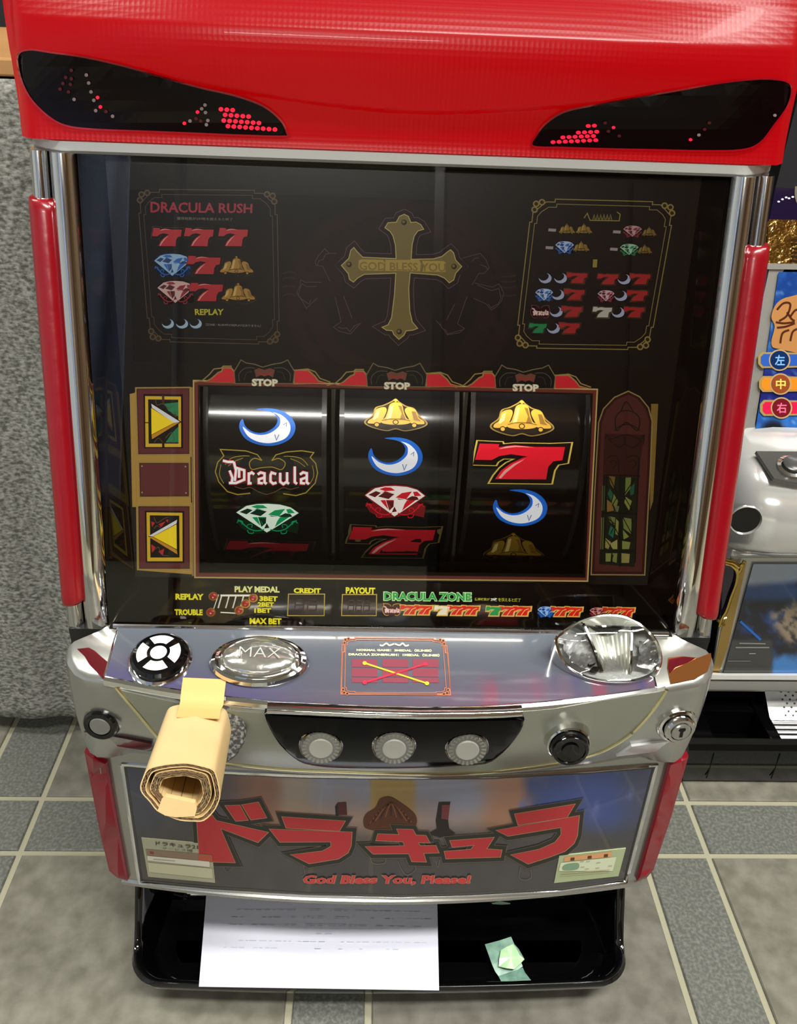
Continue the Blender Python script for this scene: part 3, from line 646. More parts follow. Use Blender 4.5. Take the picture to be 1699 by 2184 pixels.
def legendR(p):
    p.poly([(1148, 440), (1425, 440), (1380, 735), (1112, 735)], '1d0f10', 0)
    frame(p, (1135, 425), (1440, 433), (1384, 746), (1098, 742), '9a8444', 2.0)
    B = Z(1080, 380, 4.2475)
    x, y = B([(865, 355)])[0]
    for k in range(6): p.line([(x-20+k*7, y+5), (x-17+k*7, y-6), (x-15+k*7, y+5)], 1.6, '9c8c3c', 2)
    p.line([(1245, 465), (1252, 455), (1258, 470), (1320, 471), (1322, 457), (1315, 452)], 2, '9c8c3c', 2)
    W = 23; H_ = 15
    for r, (yy, cols) in enumerate(((465, (('b', 545), ('b', 700))), (625, (('gb', 525), ('b', 675))))):
        for kk, xx in cols:
            X, Y = B([(xx, yy)])[0]
            if kk == 'b': bells(p, aff(X, Y, 19, 13), '94752a', '4c3c18', '1c140a', 'b89c50')
            else: gem(p, aff(X, Y, 21, 14), '2464b8', '143c7c', 'b8d0f0', '102448')
    X, Y = B([(1140, 480)])[0]; gem(p, aff(X, Y, 21, 13), '8c2838', '501420', 'c8a0a0', '3a1018'); X, Y = B([(1290, 490)])[0]; bells(p, aff(X, Y, 17, 12), '7c6428', '4c3c18', '1c140a', '9c8444')
    X, Y = B([(1110, 645)])[0]; gem(p, aff(X, Y, 21, 13), '2a8450', '144c30', 'a8d0b0', '102c1c'); X, Y = B([(1250, 650)])[0]; bells(p, aff(X, Y, 17, 12), '7c6428', '4c3c18', '1c140a', '9c8444')
    for xx, yy in ((415, 468), (390, 628), (1000, 485), (973, 642)): X, Y = B([(xx, yy)])[0]; p.poly([(X-8, Y-3), (X+8, Y-2), (X+7, Y+4), (X-9, Y+3)], 'a89c98', 2)
    X, Y = B([(800, 770)])[0]; p.poly([(X-4, Y-8), (X+5, Y-8), (X+4, Y+9), (X-5, Y+9)], '9c8c30', 2)
    def row(y, xs):
        for kk, xx, bgc in xs:
            X, Y = B([(xx, y)])[0]
            if kk == 'm': moon(p, aff(X, Y, 16, 13), '1c2c44', 'b4bcd8', False)
            elif kk == '7': seven(p, aff(X, Y, 26, 14), 'b02024', '6c4028', False)
            elif kk == 'w': seven(p, aff(X, Y, 24, 14), 'c8c4b8', '605c44', False)
            elif kk == 'g': seven(p, aff(X, Y, 22, 13), '108c4c', '2c4c34', False)
            elif kk == 'B': gem(p, aff(X, Y, 20, 14), '3070c0', '143c7c', 'c0d4f0', '102c54')
            elif kk == 'R': gem(p, aff(X, Y, 19, 13), 'a02c40', '501420', 'dcb8c0', '4a1820')
            elif kk == 'E': emblem(p, aff(X, Y, 21, 14), '7a4444', 1.0, True)
    row(905, (('7', 640, 0), ('m', 350, 0), ('m', 490, 0))); row(1055, (('7', 615, 0), ('B', 340, 0), ('m', 465, 0))); row(1210, (('7', 590, 0), ('E', 305, 0), ('m', 450, 0))); row(1360, (('7', 570, 0), ('g', 285, 0), ('m', 425, 0)))
    row(915, (('7', 920, 0), ('7', 1210, 0), ('m', 1065, 0))); row(1065, (('7', 1185, 0), ('R', 900, 0), ('m', 1035, 0))); row(1215, (('7', 1155, 0), ('w', 870, 0), ('m', 1010, 0)))
P_(legendR, 'payout_legend_print', 'gold framed payout legend with gems, bells, moons and sevens')
def legendL(p):
    frame(p, (292, 405), (590, 408), (596, 735), (318, 728), '5c4a30', 1.6)
    B = Z(250, 380, 4.2475)
    p.poly([(320, 428), (545, 430), (560, 715), (325, 712)], '14100e', 0)
    p.text('DRACULA RUSH', [B([q])[0] for q in ((300, 212), (1225, 232), (1222, 318), (300, 312))], 'b01c34', 2, .025)
    p.text('獲得枚数が297枚を超えると終了', [B([q])[0] for q in ((540, 350), (1045, 362), (1045, 385), (540, 378))], '8c8478', 2, 0)
    for xx in (455, 745, 1055): X, Y = B([(xx, 537)])[0]; seven(p, aff(X, Y, 36, 24, .01), 'c81c2c', '5c4c30')
    for yy, g in ((785, 0), (1030, 1)):
        X, Y = B([(500+g*28, yy)])[0]; gem(p, aff(X, Y, 41, 26), *((('1e6cc0', '12407c', 'a0c8e8', '0c3870')) if not g else ('9c1c30', '500c18', 'e0b8b0', '4a1018')))
        X, Y = B([(790+g*22, yy+5)])[0]; seven(p, aff(X, Y, 41, 24, .01), 'c01424', '5c2c20'); X, Y = B([(1080+g*15, yy+15)])[0]; bells(p, aff(X, Y, 39, 23), 'b4862c', '5c4820', '241808', 'd8b868')
    p.text('REPLAY', [B([q])[0] for q in ((700, 1185), (965, 1185), (960, 1240), (705, 1240))], 'c8c030', 2, .03)
    for xx in (460, 588, 712): X, Y = B([(xx, 1318)])[0]; moon(p, aff(X, Y, 15, 12), '14406c', 'b0cce0', False)
    p.text('（ZONE・RUSH中のREPLAYはありません）', [B([q])[0] for q in ((800, 1312), (1300, 1326), (1300, 1350), (800, 1338))], '9c968c', 2, 0)
P_(legendL, 'rush_legend_print', 'dark bonus legend with red sevens, gems and bells')
# chain links either side
def chain(p):
    for B_, x0 in ((Z(600, 380, 3.398), 0),):
        for y in (690, 730, 790, 850): p.line(B_([(x0+10, y), (x0+60, y-12), (x0+105, y)]), 3, '3c3224', 1)
P_(chain, 'chain_print')
def chain2(p):
    B_ = Z(600, 380, 3.398)
    for y in (710, 750, 790, 850): p.line(B_([(1590, y), (1650, y+4), (1700, y-5)]), 3, '3c3224', 1)
P_(chain2, 'chain_print')
# ---- window border, crests and STOP signs
def border(p):
    o = [(411, 810), (1275, 829), (1254, 1241), (414, 1233)]; i1 = [(424, 823), (1262, 841), (1246, 1230), (426, 1220)]
    p.poly(o, lit('c0a868', .25), 0, holes=[inset(o, 3)]); p.poly(inset(o, 3), lit('6c2c22', 0.25), 0, holes=[i1]); p.poly([(i1[0][0]-2, i1[0][1]-2), (i1[1][0]+2, i1[1][1]-2), (i1[2][0]+2, i1[2][1]+2), (i1[3][0]-2, i1[3][1]+2)], '1a0c08', 1, holes=[i1])
P_(border, 'window_border_print', 'maroon and gold border around the reel window')
def crest(p):
    for dx, dy, sl in ((-282, -7, 0), (0, 0, 0), (274, 4, 0)):
        T = lambda L: [(846+dx+x, 822+dy+y) for x, y in L]
        A = T([(-113, -6), (-98, -19), (-90, -22), (-88, -29), (-72, -29), (-66, -22), (-62, 0), (-124, -1)]); Bq = T([(64, -24), (92, -24), (106, -12), (114, -1), (132, 2), (64, 2)])
        for q in (A, Bq): p.poly(inset(q, -3), lit('8c7440', 0.35), 0); p.poly(q, lit('c41c28', 0.35), 1)
        p.line(T([(-150, 0), (-132, -4), (-118, -16), (-108, -28), (-92, -30), (-88, -34), (-70, -34)]), 2.5, lit('8c7440', 0.35), 2); p.line(T([(70, -26), (92, -28), (108, -22), (118, -8), (140, 0)]), 2.5, lit('8c7440', 0.35), 2)
        q = T([(-64, -22), (-50, -46), (-40, -40), (-21, -37), (-4, -31), (17, -37), (36, -40), (49, -46), (63, -22), (60, 2), (-62, 2)])
        p.poly(inset(q, -2), lit('6c6040', 0.35), 2); p.poly(q, '14110e', 3)
        for s in (-1, 1):
            p.line(T([(s*20, -30), (s*40, -30), (s*54, -18), (s*54, -2)]), 1.4, '5c584c', 4, sm=True); p.line(T([(s*26, -22), (s*38, -20), (s*44, -4)]), 1.2, '4c483c', 4, sm=True)
        p.poly(T([(-22, -26), (-12, -30), (0, -26), (12, -30), (22, -26), (18, -10), (8, -15), (0, -12), (-8, -15), (-18, -10)]), '7c4838', 4); p.poly(T([(-16, -22), (0, -18), (16, -22), (10, -15), (-10, -15)]), 'a83028', 5)
        p.tbox('STOP', 846+dx-28, 822+dy-8, 846+dx+29, 822+dy+9, 'a89c7c', 4, .09, .02); p.tbox('STOP', 846+dx-27, 822+dy-7, 846+dx+28, 822+dy+8, lit('e0d8bc', 0.35), 5, .035, .02)
        p.tbox('STOP', 846+dx-26.5, 822+dy-5.5, 846+dx+27.5, 822+dy+7, '8c8468', 6, -.0, .02) if False else None
P_(crest, 'stop_crest_print', 'three bat-winged crests lettered STOP over red panels')
def arrows(p):
    B = Z(200, 760, 3.267)
    p.poly(B([(250, 262), (285, 255), (300, 1050), (268, 1050)]), lit('a8843c', 0.35), 0); p.poly(B([(285, 250), (688, 250), (695, 1520), (300, 1490)]), lit('a8843c', 0.35), 0)
    for (a, b, c, d) in (([(287, 215), (676, 212), (675, 690), (300, 692)],)+(0, 0, 0), ([(306, 733), (670, 733), (672, 985), (312, 988)],)+(0, 0, 0), ([(300, 1035), (676, 1035), (678, 1490), (306, 1490)],)+(0, 0, 0)):
        p.poly(B(a), lit('9a8040', 0.35), 1); p.poly(inset(B(a), 3), '4e1a1c', 2); p.poly(inset(B(a), 5), lit('5a2424', 0.35), 3)
    p.poly(B([(345, 262), (620, 265), (622, 640), (350, 640)]), '2c1414', 4); p.poly(B([(357, 277), (607, 280), (608, 632), (360, 632)]), lit('d0aa28', 0.35), 5); p.poly(B([(378, 300), (588, 302), (590, 608), (382, 608)]), '2a2218', 6)
    p.poly(B([(490, 330), (588, 320), (590, 420), (520, 380)]), lit('1c7c4c', 0.35), 7); p.poly(B([(588, 490), (590, 600), (500, 600), (540, 540)]), lit('1c7c4c', 0.35), 7)
    for L in ([(430, 300), (440, 340), (480, 330), (520, 360), (560, 340)], [(500, 570), (540, 530), (560, 580), (520, 600)], [(420, 600), (450, 570), (480, 600)], [(540, 390), (575, 420), (560, 380)]): p.line(B(L), 1.6, '6c5440', 8, sm=True)
    p.poly(B([(395, 318), (612, 457), (400, 592)]), '1c140c', 9); p.poly(B([(400, 330), (600, 456), (560, 464), (405, 358)]), lit('d8d8d8', 0.35), 10); p.poly(B([(400, 360), (560, 462), (402, 545)]), lit('f4d41c', 0.35), 10); p.poly(B([(402, 548), (562, 464), (600, 458), (405, 578)]), lit('c08420', 0.35), 10)
    p.line(B([(482, 270), (484, 330)]), 5, '5a2020', 8); p.line(B([(355, 462), (382, 462)]), 2, '1c140c', 8); p.line(B([(482, 560), (484, 632)]), 5, '3a1a14', 8)
    p.poly(B([(355, 1075), (630, 1078), (630, 1440), (362, 1440)]), '2c1414', 4); p.poly(B([(367, 1087), (617, 1090), (618, 1428), (372, 1428)]), lit('d0aa28', 0.35), 5); p.poly(B([(390, 1108), (595, 1110), (597, 1402), (394, 1402)]), '2a2218', 6)
    for L in ([(400, 1150), (425, 1160), (405, 1190)], [(450, 1170), (500, 1150), (470, 1190)], [(400, 1310), (430, 1330), (405, 1370)], [(450, 1360), (490, 1340), (480, 1390)], [(500, 1140), (520, 1135), (515, 1160)]): p.poly(B(L), lit('b8242c', 0.35), 7)
    for L in ([(420, 1120), (440, 1160), (490, 1130), (520, 1120)], [(410, 1360), (450, 1330), (470, 1380), (520, 1390)], [(420, 1200), (440, 1180), (470, 1200)]): p.line(B(L), 1.6, '6c5440', 8, sm=True)
    p.poly(B([(378, 1255), (585, 1128), (590, 1385)]), '1c140c', 9); p.poly(B([(382, 1252), (580, 1138), (576, 1165), (410, 1255)]), lit('d8d8d8', 0.35), 10); p.poly(B([(412, 1256), (576, 1170), (578, 1345)]), lit('f4d41c', 0.35), 10); p.poly(B([(382, 1258), (410, 1258), (578, 1350), (582, 1380)]), lit('c08420', 0.35), 10)
    for x, y in ((335, 765), (638, 768), (336, 948), (642, 952)): a, b = B([(x, y)])[0]; p.ell(a, b, 2, 2, 'a89880', 4, n=8)
    p.line(B([(682, 215), (690, 1530)]), 4, 'a8884c', 2); p.line(B([(676, 700), (680, 1020)]), 2, '3a2410', 3)
P_(arrows, 'arrow_panel_print', 'stacked maroon panels with yellow arrow triangles')
def arch(p):
    B = Z(1200, 760, 3.405)
    p.poly(B([(640, 345), (692, 345), (655, 1050), (632, 1120)]), '8c7030', 0)
    O = [(200, 1590), (225, 1000), (255, 480), (290, 380), (370, 295), (475, 248), (560, 290), (625, 370), (652, 470), (640, 800), (618, 1200), (598, 1592)]
    p.poly(B(O), 'a08a54', 1); p.poly(inset(B(O), 2.6), '4a1e1c', 2); p.poly(inset(B(O), 8), '53241f', 3)
    p.poly(B([(300, 560), (590, 570), (560, 780), (520, 1530), (262, 1510), (290, 900)]), '4a2420', 4)
    p.poly(B([(300, 870), (548, 880), (520, 1530), (262, 1510)]), '23281a', 5)
    for c, L in (('78602c', [(335, 870), (380, 875), (370, 960), (345, 930)]), ('708038', [(455, 880), (495, 880), (490, 960), (450, 1010)]), ('1f5c44', [(340, 960), (365, 1000), (350, 1050), (325, 1000)]), ('1f5c44', [(485, 960), (520, 920), (515, 1000), (490, 1010)]), ('8c6a2c', [(320, 1040), (360, 1070), (370, 1120), (320, 1130)]), ('7c8440', [(370, 1000), (400, 1050), (385, 1110), (355, 1060)]), ('8c9048', [(455, 1020), (500, 1050), (480, 1120), (445, 1060)]),
                 ('606c50', [(380, 1080), (410, 1090), (400, 1130), (375, 1128)]), ('74803c', [(330, 1160), (380, 1170), (375, 1230), (340, 1200)]), ('1f6c4c', [(345, 1230), (375, 1250), (365, 1320), (330, 1290)]), ('8c9048', [(385, 1180), (405, 1200), (400, 1300), (380, 1290)]), ('7c8440', [(435, 1170), (500, 1180), (495, 1290), (440, 1250)]), ('8c9048', [(435, 1260), (480, 1310), (440, 1330)]), ('9c9450', [(310, 1320), (350, 1350), (330, 1400), (305, 1390)]), ('a8a05c', [(345, 1360), (395, 1330), (395, 1400), (355, 1400)]), ('8c9048', [(430, 1340), (490, 1350), (480, 1400), (430, 1400)]), ('8c9048', [(310, 1430), (350, 1430), (345, 1490), (310, 1490)]), ('7c8440', [(360, 1430), (395, 1430), (390, 1500), (360, 1490)]), ('9c9450', [(425, 1430), (485, 1435), (480, 1500), (425, 1500)]), ('4c6038', [(285, 940), (305, 940), (300, 1120), (280, 1120)]), ('6c7438', [(278, 1170), (298, 1170), (292, 1400), (272, 1400)])): p.poly(B(L), c, 6)
    for L in ([(415, 860), (412, 1530)], [(285, 1135), (540, 1145)], [(280, 1415), (515, 1415)], [(318, 865), (300, 1500)], [(300, 865), (278, 1500)], [(550, 730), (525, 1500)], [(340, 880), (400, 1010), (360, 1080), (390, 1140)], [(520, 890), (440, 1010), (500, 1110), (450, 1140)], [(330, 1150), (420, 1330), (505, 1335), (500, 1180)], [(430, 1160), (505, 1300)], [(345, 1290), (380, 1220), (330, 1180)], [(310, 1330), (360, 1400)], [(365, 1440), (350, 1500)], [(300, 862), (560, 868)]): p.line(B(L), 1.8, '14120c', 7)
    for L in ([(310, 600), (320, 570), (350, 600), (460, 570), (560, 600), (590, 570), (585, 640)], [(330, 600), (400, 660), (450, 640), (510, 665), (570, 610)], [(380, 450), (420, 400), (500, 400), (555, 450), (540, 540), (460, 480), (390, 540), (380, 450)], [(370, 540), (430, 500), (500, 500), (560, 540)], [(420, 400), (460, 330), (510, 400)], [(450, 590), (450, 640)], [(320, 740), (360, 720), (400, 740), (405, 840)], [(460, 740), (510, 720), (550, 740), (550, 850)], [(340, 770), (370, 755), (390, 780), (360, 820)], [(480, 770), (510, 755), (530, 780), (500, 820)]): p.line(B(L), 2.0, '241c18', 7, sm=True)
P_(arch, 'stained_glass_print', 'pointed arch with stained glass in green and yellow')

# ---- glossy ledge under the panel with lamps and counters
a, b = SP.hit(850, 1232), SP.hit(850, 1336)
LEDGE = mesh('legend_ledge', [(-.1915, .5217, .4083), (.1915, .5217, .4083), (.2032, .486, .3882), (-.2032, .486, .3882), (-.1915, .5217, .40), (.1915, .5217, .40), (.2032, .486, .38), (-.2032, .486, .38)], [[0, 3, 2, 1], [4, 5, 6, 7], [3, 7, 6, 2], [0, 4, 7, 3], [1, 2, 6, 5], [0, 1, 5, 4]], mat('ledge_gloss_black', '16110f', .07, coat=.6), ST, label='glossy black legend ledge below the reels')
Y_ = 'e8e020'
def ledge(p):
    p.tbox('REPLAY', 374, 1266, 434, 1279, Y_, 2, .05, .01); p.tbox('TROUBLE', 372, 1299, 432, 1312, Y_, 2, .05, .01)
    p.tbox('PLAY MEDAL', 500, 1250, 596, 1263, 'd8dc90', 2, .05, .01)
    p.tbox('3BET', 553, 1271, 592, 1282, Y_, 2, .05, .02); p.tbox('2BET', 549, 1284, 584, 1294, Y_, 2, .05, .02); p.tbox('1BET', 542, 1297, 578, 1307, Y_, 2, .05, .01)
    p.tbox('MAX BET', 532, 1318, 600, 1331, Y_, 2, .05, .01)
    p.tbox('CREDIT', 626, 1254, 684, 1265, Y_, 2, .05, .01); p.tbox('PAYOUT', 737, 1252, 800, 1266, Y_, 2, .05, .02)
    p.line([(466, 1268), (455, 1300)], 2, 'd8d8c8', 1); p.line([(470, 1270), (535, 1270)], 4, 'e8e8d8', 1); p.line([(470, 1306), (505, 1308)], 2.5, 'e8e8d8', 1)
    for x in (472, 488, 503, 519): p.line([(x, 1272), (x-7, 1297)], 3, 'd8d8c8', 1)
    for x in (480, 495, 511): p.poly([(x-4, 1279), (x+5, 1279), (x, 1296), (x-9, 1296)], '1c1614', 2)
    T = 'DRACULA ZONE'
    p.tbox(T, 817, 1261, 1006, 1282, 'c8e8a8', 2, .075, .01); p.tbox(T, 819, 1263, 1004, 1280, '18a048', 3, .035, .01)
    p.tbox('獲得枚数が', 1012, 1275, 1044, 1281, 'b0b030', 2, .02, .01); p.tbox('29枚', 1046, 1275, 1060, 1282, 'f0f0e0', 2, .03, .01); p.tbox('を超えると終了', 1062, 1275, 1110, 1283, 'b0b030', 2, .02, .02)
    for gx, first in ((885, 'E'), (985, 'w'), (1095, 'g'), (1205, 'B'), (1316, 'R')):
        y = 1301+(gx-885)*.011
        for dx in (10, -10) if False else (18, -12): seven(p, aff(gx+dx, y, 22, 12, .01), 'dc2c24', 'e0c060', False)
        seven(p, aff(gx+18, y, 21, 11, .01), 'dc2c24', 'e0c060', False)
        p.line([(gx-14, y+9), (gx-6, y-2), (gx+2, y-5)], 1.4, 'e8d070', 4); p.line([(gx+16, y+9), (gx+24, y-2), (gx+32, y-5)], 1.4, 'e8d070', 4)
        X = gx-44
        if first == 'E': emblem(p, aff(X-6, y-1, 20, 13), 'c8a050', 1.4, True)
        elif first == 'w': seven(p, aff(X+2, y, 19, 12), 'f0ead0', 'e0c060', False)
        elif first == 'g': seven(p, aff(X+2, y, 19, 12), '1c9c50', 'e0c060', False)
        elif first == 'B': gem(p, aff(X+2, y, 18, 12), '2468c8', '103c88', 'a0c8f0', '143c70')
        else: gem(p, aff(X+2, y, 18, 11), 'b02c38', '601018', 'e0a8a0', '501018')
P_(ledge, 'legend_print', 'yellow and green lettering with red sevens', SP, .0003, LEDGE)
DISPM = mat('counter_window', '2a1210', .12, coat=.5); SEGM = ink('4a3228')
for x0, x1, y0, y1 in ((613, 693, 1266, 1314), (728, 804, 1267, 1314)):
    p = Print(SP, .0006); o4 = [(x0+1, y0), (x1, y0), (x1-1, y1), (x0-1, y1)]; p.poly(o4, 'e0c868', 0, holes=[inset(o4, 2.2)]); p.poly(inset(o4, 2), DISPM, 0)
    n = 3 if x0 > 700 else 2; 
    for d in range(n):
        w8 = (x1-x0-26)/n; cx_ = x0+13+w8*(d+.5); s8 = w8*.30
        for L in ([(cx_-s8, y0+14), (cx_+s8, y0+14)], [(cx_-s8, y0+24), (cx_+s8, y0+24)], [(cx_-s8, y0+35), (cx_+s8, y0+35)], [(cx_-s8-1, y0+15), (cx_-s8-2, y0+23)], [(cx_+s8+1, y0+15), (cx_+s8, y0+23)], [(cx_-s8-2, y0+25), (cx_-s8-3, y0+34)], [(cx_+s8, y0+25), (cx_+s8-1, y0+34)]): p.line(L, 2.2, SEGM, 2)
    p.build('counter_display', LEDGE, 'dark seven-segment counter with thin gold frame')
for x, y in ((455, 1273), (450, 1307), (510, 1303), (524, 1289), (540, 1277)):
    c = SP.hit(x, y, 0); n = SP.n; q = MB(); q.lathe([(.0034, 0), (.0034, .0012), (.0028, .0012)], c, n, 20); q.lathe([(.0027, .0008), (.0024, .0020), (.0014, .0028), (.0003, .0030)], c, n, 20, 1)
    q.build('indicator_lamp', [mat('gold_ring', 'e8b84c', .2, .7), mat('red_indicator', 'b81420', .08, coat=1, emit='c01010', estr=.12)], LEDGE, True)
# ---- front glass
mesh('glass_pane', [(-.2036, ycol(.3885)+.0015, .3885), (.2036, ycol(.3885)+.0015, .3885), (.2036, ycol(.6925)+.0015, .6925), (-.2036, ycol(.6925)+.0015, .6925)], [[0, 1, 2, 3]], PANE, ST, label='clear glass pane in front of the display')

# ================================================================ control deck
def dz(x, y): return .388+(y-.487)*.22
def plan_ring(off=0.0, top=True):
    pts = [(-.204, .4885), (-.2135, .4795), (-.2235, .4735), (-.2290, .4700), (-.2285, .4640), (-.2245, .4570), (-.2185, .4500), (-.2105, .4455), (-.2, .4437)]
    for i in range(41): x = -.1925+.385*i/40; pts.append((x, .421+.0205*(x/.19)**2))
    R_ = [(-x, y) for x, y in pts[:9]][::-1]; return pts+R_
base = plan_ring()
def offs(p, d):        # shrink outline toward the inside of the machine
    x, y = p; return (x*(1-d/.24), y+d)
rings = []; q = MB()
rings.append([(*offs(p, .0045), dz(*offs(p, .0045))+.0) for p in base])
rings.append([(*offs(p, .0018), dz(*p)-.0008) for p in base]); rings.append([(*p, dz(*p)-.0035) for p in base])
for k in range(1, 17):
    t = k/16; ring = []
    for (x, y) in base:
        z = (dz(x, y)-.0035)*(1-t)+.2745*t; tt = max(0, (.3735-z)/.0985); sh = .033*tt*tt; e = sst(.19, .2285, abs(x))
        xx = x*(1+.028*e*t); ring.append((xx, y+sh*(1-.55*e)+.004*e*t, z))
    rings.append(ring)
q.loft(rings, True, True); q.build('control_housing', SATIN, ST, True, label='chrome plated control housing with flared corner wings', auto=.7)
q = MB(); q.box(-.232, .232, .487, .56, .272, .3865); q.build('housing_core', CAB, ST)
# ---- clear topped deck plate
DKC = mat('deck_plate', 'ffffff', .16, attr=True, coat=.8, spec=.6)
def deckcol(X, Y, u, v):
    n = fbm(X, Y, .02); c = mixc((84, 90, 98), (74, 76, 88), v); c = mixc(c, (96, 66, 86), sst(.45, .95, v)*sst(600, 1100, X)*(.45+.9*n)); c = mixc(c, (70, 62, 110), sst(.5, 1, v)*(1-sst(500, 700, X))*.5)  # pink towards the front right is the red top's reflection, put into the colour
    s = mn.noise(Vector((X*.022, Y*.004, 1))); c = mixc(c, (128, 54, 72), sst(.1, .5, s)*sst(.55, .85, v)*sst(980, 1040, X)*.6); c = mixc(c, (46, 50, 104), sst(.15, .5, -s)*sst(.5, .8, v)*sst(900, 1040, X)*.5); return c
DPX = [(253, 1343), (850, 1357), (1366, 1362), (1380, 1440), (1300, 1462), (1100, 1497), (850, 1509), (600, 1503), (400, 1484), (247, 1458)]
nx, ny = 80, 14; V = []; C = []
def edge_front(x): return .421+.0205*(x/.19)**2+.0025
xl, xr = -.1960, .1800
for hgt in (.0016,):
    for j in range(ny+1):
        for i in range(nx+1):
            x = xl+(xr-xl)*i/nx; y = .4865+(edge_front(x)-.4865)*j/ny
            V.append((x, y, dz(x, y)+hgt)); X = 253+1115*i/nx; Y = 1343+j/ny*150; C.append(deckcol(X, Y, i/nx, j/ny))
F = [[j*(nx+1)+i, j*(nx+1)+i+1, (j+1)*(nx+1)+i+1, (j+1)*(nx+1)+i] for j in range(ny) for i in range(nx)]
rim = [i for i in range(nx+1)]+[(j)*(nx+1)+nx for j in range(1, ny+1)]+[ny*(nx+1)+i for i in range(nx-1, -1, -1)]+[j*(nx+1) for j in range(ny-1, 0, -1)]
b = len(V)
for i in rim: V.append((V[i][0], V[i][1], V[i][2]-.003)); C.append((120, 120, 125))
F += [[rim[k], rim[(k+1) % len(rim)], b+(k+1) % len(rim), b+k] for k in range(len(rim))]
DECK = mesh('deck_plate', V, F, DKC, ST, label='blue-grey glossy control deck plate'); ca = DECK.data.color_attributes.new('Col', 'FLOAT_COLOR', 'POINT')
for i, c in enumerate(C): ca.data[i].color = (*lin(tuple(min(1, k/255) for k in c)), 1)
DK1 = Plane((0, .487, .3896), (0, -.22, 1)); DN_ = DK1.n
# chrome bead round the plate
CLR = mat('bead_chrome', 'e4e4e8', .10, 1.0)
q = MB(); pts = [(xl+(xr-xl)*i/50, edge_front(xl+(xr-xl)*i/50)-.001, 0) for i in range(51)]
q.tube([(x, y+.0012, dz(x, y)-.0022) for x, y, _ in pts], .0040, 10); q.tube([(xl, edge_front(xl), dz(0, edge_front(xl))), (xl-.0003, .4865, dz(0, .4865))], .0017, 8); q.tube([(xr, edge_front(xr), dz(0, edge_front(xr))), (xr+.0006, .4865, dz(0, .4865))], .0017, 8)
q.tube([(-.2, .4868, .3900), (.2, .4868, .3900)], .0016, 8); q.build('deck_bead', CLR, ST, True, label='bright chrome bead round the deck plate')
# instruction print on the deck
def deckprint(p):
    B = Z(700, 1340, 6.068)
    frame(p, B([(180, 125)])[0], B([(1525, 140)])[0], B([(1580, 860)])[0], B([(160, 855)])[0], 'a8684c', 2.0, .75)
    p.line(B([(205, 190), (208, 305), (180, 310), (165, 850), (1578, 862), (1545, 320), (1515, 315), (1505, 200)]), 2.6, 'a8684c', 1)
    for x0 in (302, 700, 1090):
        for y0, y1 in ((395, 500), (515, 625), (640, 700)): p.poly(B([(x0, y0), (x0+330, y0+5), (x0+335, y1+5), (x0, y1)]), '7c3c48', 0)
    p.tbox('NORMAL GAME：3MEDAL（5LINES）', 760, 1383, 920, 1389, 'f0e8a8', 2, .04, .01); p.tbox('DRACULA ZONE/RUSH：1MEDAL（2LINES）', 743, 1392, 937, 1398.5, 'f0e8a8', 2, .04, .012)
    p.line(B([(665, 215), (700, 225), (750, 195), (790, 220), (850, 200)]), 3, 'e8e0b8', 2, sm=True); p.line(B([(1040, 215), (1000, 228), (960, 195), (920, 220), (860, 200)]), 3, 'e8e0b8', 2, sm=True)
    p.line(B([(470, 450), (1275, 712)]), 3.2, 'f0c030', 3); p.line(B([(470, 702), (1255, 462)]), 3.2, 'e02c40', 4)
    for x, y, c in ((470, 450, 'f0c030'), (1275, 712, 'f0c030'), (470, 702, 'e02c40'), (1255, 462, 'e02c40')): a, b = B([(x, y)])[0]; p.ell(a, b, 4.6, 4, c, 5, n=12)
P_(deckprint, 'instruction_print', 'bronze framed pay-line diagram with crossed red and yellow lines', DK1, .0003, DECK)
# round selector with four white petals
def onp(S, x, y, h=0): return S.hit(x, y, h)
c = onp(DK1, 342, 1408); q = MB(); rr = .0205
q.lathe([(rr+.0012, 0), (rr+.0012, .0015), (rr, .003), (rr-.001, .003)], c, DN_, 48, 0); q.lathe([(rr-.0008, .002), (rr-.0010, .0055), (rr-.003, .0075), (rr-.008, .0082), (.0005, .0084)], c, DN_, 48, 1)
SEL = q.build('selector_button', [CHROME, BLACKG], ST, True, label='round black selector button with white petals')
UX = Vector((1, 0, 0)); UY = DN_.cross(UX)
def disk_pts(c, r, a0, a1, n): return [c+UX*math.cos(a0+(a1-a0)*i/n)*r+UY*math.sin(a0+(a1-a0)*i/n)*r for i in range(n+1)]
ct = c+DN_*.00845; V = []; F = []
for k in range(4):
    a = k*PI/2; A = disk_pts(ct-DN_*.0003, .0078, a-.52, a+.52, 8); Bp = disk_pts(ct-DN_*.0009, .0148, a-.60, a+.60, 8)
    b = len(V); V += [p+DN_*.0010 for p in A+Bp]; F += [[b+i, b+i+1, b+9+i+1, b+9+i] for i in range(8)]
b = len(V); V += [p+DN_*.0004 for p in disk_pts(ct, .0056, 0, 2*PI, 24)[:-1]]; F.append(list(range(b, b+24)))
mesh('white_petal', V, F, mat('white_plastic', 'f4f4f4', .3), SEL)
